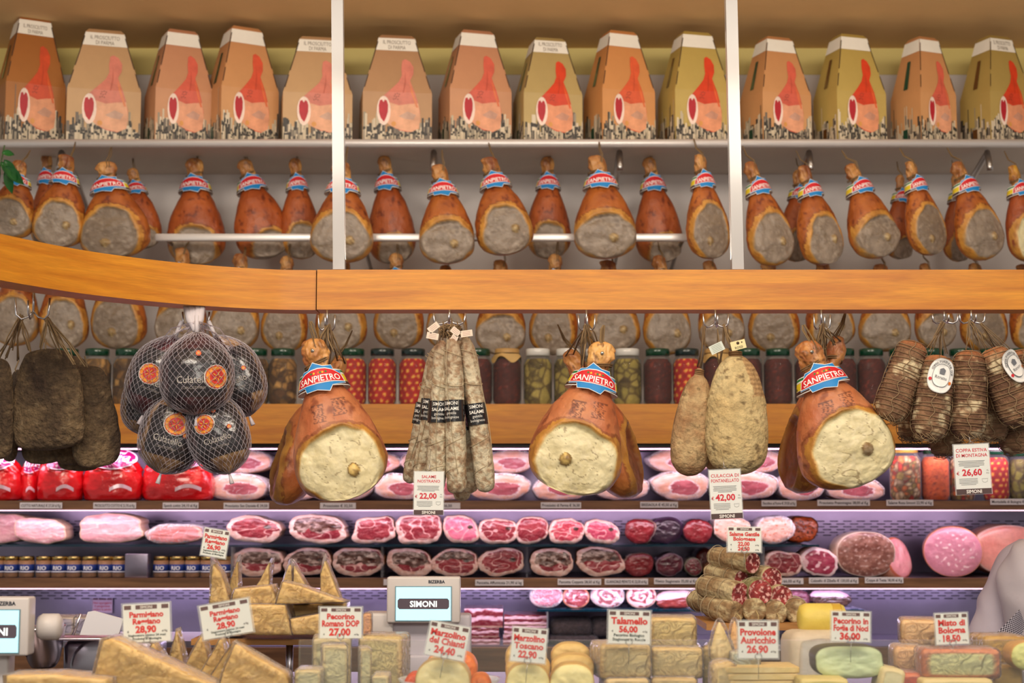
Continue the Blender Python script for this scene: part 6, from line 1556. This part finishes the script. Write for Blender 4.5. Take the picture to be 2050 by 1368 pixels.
P_ = [('uncut salami end, leftmost of the bottom row', (1474, 1228), 20, 4.50, .18, -1.7, False), ('uncut pale salami end, second of the bottom row', (1513, 1223), 21, 4.50, .18, -.2, False), ('uncut salami end with folded tip, third of the bottom row', (1555, 1228), 20, 4.50, .18, -.1, False), ('uncut salami end, rightmost of the bottom row', (1597, 1225), 21, 4.52, .18, .2, False),
  ('cut salami with marbled face, left of the second row', (1482, 1190), 21, 4.52, .22, -2.0, True), ('cut salami with greenish casing, centre of the second row', (1522, 1186), 23, 4.53, .2, -.6, True), ('cut salami, right of the second row', (1564, 1197), 22, 4.56, .2, -.6, True),
  ('small cut salami in the third row on the left', (1484, 1160), 16, 4.60, .2, -1.8, True), ('cut salami in the third row on the right', (1545, 1160), 21, 4.58, .2, -1.0, True), ('topmost cut salami of the pile', (1507, 1128), 19, 4.58, .22, -2.2, True)]
for i, (l, c, r, Yy, L, dx, cut) in enumerate(P_): pile(l, c, r, Yy, L, dx, i + 1, cut, .12 if i in (0, 4, 7, 9) else 0, i == 5)
pile('long uncut salami behind the pile at the far left', (1430, 1206), 19, 4.70, .14, -1.6, 12, False)
a = at(1510, 1247, 4.5); t = thing('salami_board', 'oval wooden board under the salami pile', 'board', a); b = MB()
b.box((0.02, .12, -.01), (222 * m(4.5), .30, .018), (0, 0, 0), 'board_wood', 0); b.build('board', t)
b = MB(); b.tube([(0.02, .12, -.02), (.02, .12, ZD - a.z)], .012, (190, 185, 195), 'steel', 12); b.build('post', t)

# ================================================================ cheese signs
def sign(px, py, w_, h_, Y, tilt, lines, label, ring=True, small=None, price=None, yaw=0):
    k = m(Y); W = w_ * k; H = h_ * k; a = at(px, py + h_ / 2, Y); RED = (214, 66, 62)
    root = thing('price_sign', label, 'sign', a, 'cheese price signs'); 
    s = MB(); s.box((0, 0, H / 2), (W * 1.08, .0012, H * 1.08), (236, 240, 240), 'sleeve_film'); s.build('plastic_sleeve', root)
    c = MB(); c.box((0, -.0012, H / 2), (W, .001, H), (226, 230, 224), 'paper'); f = lambda x, y: (x, -.0024, y)
    br = (110, 86, 84)
    for cx, ww in ((-.40, .15), (0, .46), (.40, .15)):
        c.box((cx * W, -.0018, H * .915), (W * ww, .0005, H * .11), br, 'paper')
    c.text('SIMONI', H * .10, lambda x, y: f(x, y + H * .88), (230, 226, 220), bold=.02, maxw=W * .38)
    n = len(lines); top = .80; 
    tot = sum(l[1] for l in lines); y = top
    for t_, hh, kind in lines:
        y -= hh
        if kind == 'p':
            c.text(t_, H * hh * 1.12, lambda x, yy, y=y: f(x - W * .02, yy + H * (y + hh * .12)), RED, bold=.045, maxw=W * .54)
            c.text('€', H * .07, lambda x, yy, y=y: f(x - W * .40, yy + H * (y + hh * .14)), (60, 50, 50), bold=.02); c.text('al Kg', H * .07, lambda x, yy, y=y: f(x + W * .38, yy + H * (y + hh * .14)), (60, 50, 50), bold=.02, maxw=W * .15)
        elif kind == 't': c.text(t_, H * hh * 1.14, lambda x, yy, y=y: f(x, yy + H * (y + hh * .18)), RED, bold=.04, maxw=W * .90)
        else: c.text(t_, H * hh * .95, lambda x, yy, y=y: f(x, yy + H * (y + hh * .2)), (56, 70, 64), bold=.02, maxw=W * .84)
    c.build('card', root)
    if ring:
        r = MB(); r.tube([(.008 * math.cos(q), -.004, .004 + .008 * math.sin(q)) for q in [2*PI*i/18 for i in range(18)]], .0007, (150, 150, 150), 'steel', 5, True); r.tube([(0, -.004, -.004), (0, 0, -.05)], .0007, (150, 150, 150), 'steel', 5); r.build('wire_clip', root)
    orient(root, yaw, tilt)
PL = [('Parmigiano', .18, 't'), ('Reggiano', .18, 't'), ('28,90', .22, 'p'), ('Stagionatura minimo 24 mesi', .09, 's'), ('Prodotto di Montagna', .09, 's')]
sign(295, 1248, 92, 74, 3.95, -3, PL, 'price sign reading 28,90 in front of the big parmesan wedge')
sign(458, 1240, 98, 66, 3.95, -10, PL, 'tilted price sign reading 28,90 in front of the wooden stand')
sign(426, 1088, 50, 54, 4.45, 9, [('Parmigiano', .18, 't'), ('Reggiano', .18, 't'), ('26,90', .20, 'p'), ('Stagionatura minimo 22 mesi', .09, 's'), ('Prodotto di Montagna', .09, 's')], 'price sign reading 26,90 stuck on the tallest parmesan spike', False)
sign(682, 1248, 82, 60, 4.05, 0, [('Pecorino', .22, 't'), ('Romano DOP', .24, 't'), ('27,00', .28, 'p')], 'price sign reading 27,00 above the pecorino blocks')
sign(889, 1284, 78, 66, 3.92, 11, [('Marzolino', .23, 't'), ('del Chianti', .23, 't'), ('24,40', .26, 'p')], 'tilted price sign reading 24,40 above the orange cheeses')
sign(1056, 1293, 68, 66, 3.92, 5, [('Marzolino', .23, 't'), ('Toscano', .22, 't'), ('22,90', .25, 'p')], 'price sign reading 22,90 above the left row of yellow cheeses')
sign(1259, 1257, 82, 64, 3.98, 1.5, [('Talamello', .25, 't'), ('56,00', .23, 'p'), ('Pecorino Biologico', .13, 's'), ('Stagionato in Roccie', .13, 's')], 'price sign reading 56,00 above the talamello')
sign(1490, 1081, 66, 49, 4.5, 1, [('Salame Gentile', .19, 't'), ('Bolognese', .19, 't'), ('22,00', .19, 'p'), ('24,50', .19, 'p')], 'price sign reading 22,00 and 24,50 on top of the salami pile')
sign(1518, 1282, 78, 72, 3.92, 0, [('Provolone', .22, 't'), ('Auricchio', .22, 't'), ('26,90', .24, 'p')], 'price sign for provolone in front of the salami board')
sign(1703, 1256, 76, 58, 3.95, 1.5, [('Pecorino in', .24, 't'), ('Foglie di Noci', .24, 't'), ('36,00', .28, 'p')], 'price sign reading 36,00 above the cut pecorino with green-lit tint')
sign(1907, 1260, 64, 60, 3.98, -2, [('Misto di', .24, 't'), ('Bologna', .24, 't'), ('18,50', .26, 'p')], 'price sign reading 18,50 in front of the person')
k = m(7.2); b = MB(); b.box((0, 0, 0), (40 * k, .002, 29 * k), (224, 196, 220), 'paper')
for i, s_ in enumerate(('Non appoggiare', 'il pergamena', 'contro la parete')): b.text(s_, 6 * k, lambda x, y, i=i: (x, -.0015, y + (3.5 - 6.4 * i) * k), (206, 60, 90), bold=.02, maxw=36 * k)
for cx in (-14, 0, 14): b.box((cx * k, -.0012, 13 * k), ((10 if cx else 15) * k, .001, 3 * k), (110, 70, 90), 'paper')
tag(b.build('wall_notice', None, at(205, 1213, 7.29)), 'small pink notice on the steel case back at the lower left', 'sign')

# ================================================================ scales
def scale(px0, px1, py0, py1, Y, label, main):
    k = m(Y); W = (px1 - px0) * k; H = (py1 - py0) * k; a = at((px0 + px1) / 2, py1, Y)
    root = thing('weighing_scale', label, 'scale', a, 'counter scales with screens'); g = (206, 200, 198)
    b = MB(); b.box((0, .03, H / 2), (W, .06, H), g, 'plastic', .006); b.build('display_housing', root)
    b = MB(); sw, sh = W * (.745), H * .72; sz = H * .42
    b.box((0, -.0015, sz), (sw + .006, .003, sh + .006), (120, 150, 160), 'plastic'); b.box((0, -.0038, sz), (sw, .002, sh), (176, 226, 240), 'screen_glow')
    o1 = [(-.47, -.10), (-.44, -.16), (.44, -.16), (.47, -.10), (.47, .10), (.44, .16), (-.44, .16), (-.47, .10)]
    b.poly([(x * sw, -.0052, sz + y * sh) for x, y in o1], (70, 60, 66), 'screen_glow'); b.text('SIMONI', sh * .25, lambda x, y: (x, -.0058, y + sz - sh * .09), (232, 240, 240), 'screen_glow', .03, sw * .74); b.build('screen', root)
    bo_ = [c_ for c_ in root.children if c_.name.startswith('display_housing')][0]; b = MB(); b.text('BIZERBA', H * .095, lambda x, y: (x + W * .18, -.001, y + H * .865), (40, 44, 60), 'plastic', .03, W * .42); b.build('maker_name', bo_)
    if main:
        b = MB(); b.box((0, .10, -H * .32), (W * 1.28, .10, H * .95), (196, 190, 200), 'plastic', .010); b.box((-W * .62, .08, -H * .05), (W * .4, .12, H * .5), g, 'plastic', .008); b.build('printer_body', root)
        b = MB(); b.box((0, .08, -H * .95), (W * 1.0, .14, H * .5), (190, 184, 196), 'plastic', .008); b.build('foot', root)
    else:
        b = MB(); b.lathe([(.0001, 0), (.028, 0), (.034, .01), (.034, .05), (.02, .06), (.0001, .06)], g, 'plastic', 20, (W * .5, .09, H * .45), 'x'); b.build('hinge', root)
        b = MB(); b.box((0, .08, -.066), (.06, .06, .14), g, 'plastic', .008); b.build('foot', root)
scale(775, 920, 1158, 1248, 4.8, 'grey scale with bright screen standing behind the counter, middle', True)
scale(-92, 54, 1200, 1314, 4.1, 'grey scale with bright screen cut by the left picture edge', False)
# steel tray and slicer at the left
b = MB(); a = at(88, 1290, 4.7); k = m(4.7)
tab = [(0, -45 * k, 0, 0, 22 * k, .04), (.25, -30 * k, 0, 0, 30 * k, .06), (.6, 0, 0, 0, 34 * k, .09), (.9, 30 * k, 0, 0, 36 * k, .11), (1, 34 * k, 0, 0, 37 * k, .115)]
loft(b, tab, 16, 40, (196, 190, 200), 'steel'); o = b.build('steel_bowl', None, a); tag(o, 'deep steel scoop bowl beside the left scale', 'bowl')
t = thing('slicing_machine', 'grey steel slicing machine behind the big parmesan wedge', 'machine', at(215, 1330, 4.75)); k = m(4.75)
b = MB(); b.box((0, .1, 10 * k), (180 * k, .2, 70 * k), (170, 164, 178), 'steel', .02); b.build('housing', t)
b = MB(); b.lathe([(.0001, 0), (52 * k, 0), (60 * k, .01), (60 * k, .03), (.0001, .035)], (180, 176, 186), 'steel', 40, (-10 * k, -.03, -6 * k), 'y'); b.build('blade_guard', t)
b = MB(); b.box((-30 * k, -.02, 52 * k), (150 * k, .1, 6 * k), (206, 200, 214), 'steel', .004); b.build('top_plate', t)
b = MB(); b.tube([(-58 * k, -.06, 60 * k), (-44 * k, -.06, 100 * k)], .004, (220, 216, 226), 'steel', 8); b.lathe([(.0001, 0), (.016, .0), (.018, .012), (.0001, .016)], (30, 28, 34), 'plastic', 16, (-135 * k, -.1, 30 * k), 'y'); b.build('knob', t)
b = MB(); a = at(203, 1275, 5.1); k = m(5.1); pl = [(-44, 0), (-28, 48), (-16, 50), (42, 34), (34, 4)]
vs = [(x * k, 0, z * k) for x, z in pl] + [(x * k, .012, z * k) for x, z in pl]; b.add(vs, [(0, 1, 2, 3, 4), (9, 8, 7, 6, 5)] + [(i, i + 5, (i + 1) % 5 + 5, (i + 1) % 5) for i in range(5)], (236, 234, 240), 'plastic', False)
tag(b.build('white_board', None, a), 'white plastic board leaning behind the slicing machine', 'board')
for x0, x1, l in ((86, 146, 'blue veined cheese block in foil behind the steel bowl'), (148, 176, 'pinkish wrapped cheese piece beside the white board')):
    block('wrapped_cheese', l, 'cheese', x0, x1, 1238, 1272, 5.2, .12, (196, 186, 196), (150, 140, 166), 'wrapped cheeses on the rear work top', .004, 6)
t = thing('work_top', 'wooden work top behind the counter, below the case', 'work top', (0, 5.0, 0)); b = MB(); zz = at(200, 1300, 5.1).z
b.box((-1.5, .32, 1.142), (1.3, .36, .02), (150, 144, 156), 'steel'); b.build('top', t)

# ================================================================ person at the right edge
Yp = 5.35; k = m(Yp)
A = at(2110, 1240, Yp)
root = thing('person', 'person in a white coat bending at the right picture edge, back turned', 'person', A)
def skin_body(name, verts, edges, radii, mat, col, parent, root_i=0, sub=2):
    me = bpy.data.meshes.new(name); me.from_pydata(verts, edges, []); o = bpy.data.objects.new(name, me); COL.objects.link(o)
    o.modifiers.new('skin', 'SKIN'); sk = me.skin_vertices[0].data
    for i, r in enumerate(radii): sk[i].radius = r if isinstance(r, tuple) else (r, r); sk[i].use_root = (i == root_i)
    s_ = o.modifiers.new('sub', 'SUBSURF'); s_.levels = sub; s_.render_levels = sub
    dg = bpy.context.evaluated_depsgraph_get(); m2 = bpy.data.meshes.new_from_object(o.evaluated_get(dg)); bpy.data.objects.remove(o)
    m2.name = name; m2.materials.clear(); m2.materials.append(MATS[mat])
    a_ = m2.color_attributes.new('Col', 'FLOAT_COLOR', 'POINT'); lc = lin(col); a_.data.foreach_set('color', [x for _ in m2.vertices for x in (*lc, 1)])
    for p in m2.polygons: p.use_smooth = True
    for v in m2.vertices:
        n_ = noise.noise(v.co * 7 + Vector((3, 1, 2))) * .010 + noise.noise(v.co * 18) * .004; v.co += v.normal * n_
    ob = bpy.data.objects.new(name, m2); COL.objects.link(ob); ob.parent = parent; return ob
def rel(px, py, Y): return at(px, py, Y) - A
# body: pelvis, chest (leaning forward), neck, head, both arms
V = [rel(2190, 1470, 5.55), rel(2170, 1330, 5.52), rel(2140, 1210, 5.45), rel(2110, 1130, 5.38), rel(2128, 1075, 5.25), rel(2138, 1040, 5.15),
     rel(2035, 1150, 5.48), rel(1998, 1250, 5.5), rel(1976, 1400, 5.48), rel(2250, 1150, 5.36), rel(2290, 1250, 5.34), rel(2270, 1370, 5.2)]
skin_body('body', V, [(0, 1), (1, 2), (2, 3), (3, 4), (4, 5), (3, 6), (6, 7), (7, 8), (3, 9), (9, 10), (10, 11)], [.12, .12, .12, .11, 0.05, .06, .035, .03, .026, .06, .05, .035], 'cloth', (200, 150, 128), root)
b = MB(); rows = [(1076, 2058, 2100), (1090, 2032, 2150), (1115, 2012, 2190), (1150, 2000, 2215), (1190, 2004, 2235), (1225, 2016, 2250), (1260, 2022, 2265), (1310, 2020, 2280), (1400, 2018, 2295), (1520, 2015, 2300)]
tab = []
for i, (py, xl, xr) in enumerate(rows):
    q = rel((xl + xr) / 2, py, 5.38); tab.append((i / (len(rows) - 1), q.z, q.x, q.y, (xr - xl) / 2 * k, min(.17, (xr - xl) / 2 * k * .75)))
def fold(p, t, th):
    n_ = .007 * math.sin(p.x * 34 + p.z * 22 + 3 * noise.noise(p * 6)) + .010 * noise.noise(p * 9); c0 = Vector((p.x - (rel(2140, 1200, 5.38)).x, p.y, 0)).normalized(); return p + c0 * n_ * min(1, t * 5)
loft(b, tab, 70, 70, (204, 196, 204), 'cloth', fold); b.build('white_coat', root)
b = MB(); rows = [(1080, 2040, 2075), (1100, 2012, 2085), (1130, 1990, 2080), (1165, 1974, 2062), (1205, 1957, 2050), (1250, 1944, 2040), (1285, 1937, 2028), (1312, 1934, 2018), (1330, 1936, 2012)]
tab = []
for i, (py, xl, xr) in enumerate(rows):
    q = rel((xl + xr) / 2, py, 5.50); tab.append((i / (len(rows) - 1), q.z, q.x, q.y, (xr - xl) / 2 * k, (xr - xl) / 2 * k * .9))
loft(b, tab, 50, 50, (200, 190, 204), 'cloth', fold); b.build('coat_sleeve', root)
# checked apron behind the sleeve
b = MB(); 
def ap(u, v):
    p0 = at(1930 + 98 * u, 1322 - 104 * u, 5.2); q0 = at(2010 + 32 * u, 1345 - 98 * u, 5.2); p = p0.lerp(q0, v); return (p.x - A.x, -.21 + .006 * math.sin(u * 5 + v * 3), p.z - A.z)
def apc(u, v, p):
    i = int(u * 46) ; j = int(v * 34); return (38, 34, 48) if (i + j) % 2 else (196, 190, 206)
n1_, n2_ = 92, 68; vs = []; 
NI, NJ = 34, 20
for j in range(NJ):
    for i in range(NI):
        q = [ap(i / NI, j / NJ), ap((i + 1) / NI, j / NJ), ap((i + 1) / NI, (j + 1) / NJ), ap(i / NI, (j + 1) / NJ)]
        b.add(q, [(0, 1, 2, 3)], (36, 32, 44) if (i + j) % 2 else (190, 184, 200), 'cloth', False)
b.build('checked_apron', root)
# leaves at the left edge
t = thing('hanging_plant', 'green leaves hanging at the left edge under the top shelf', 'plant', at(5, 318, 6.35)); rnd = random.Random(8)
for i in range(14):
    ang = rnd.uniform(-2.6, .4); L = rnd.uniform(.05, .11); b = MB(); o = at(rnd.uniform(-20, 16), rnd.uniform(302, 372), 6.35) - at(5, 318, 6.35)
    c_, s_ = math.cos(ang), math.sin(ang); n = 8; vs = []
    for j in range(n + 1):
        u = j / n; w_ = L * .22 * math.sin(PI * min(1, u * 1.02)) ** .8; bend = -.25 * L * u * u
        for sg in (-1, 0, 1): vs.append((o.x + L * u * c_ - sg * w_ * s_, o.y - .01 * i * .3 + (.008 if sg == 0 else 0) - .02 * u, o.z + L * u * s_ + sg * w_ * c_ + bend))
    b.add(vs, [(j*3+q, j*3+q+1, j*3+3+q+1, j*3+3+q) for j in range(n) for q in (0, 1)], mix((14, 74, 30), (50, 120, 44), rnd.random()), 'leaf'); b.build('leaf', t)
b = MB(); b.tube([(0, .02, .06), (-.01, .02, .0), (-.03, .02, -.1)], .003, (60, 90, 40), 'leaf', 6); b.build('stem', t)
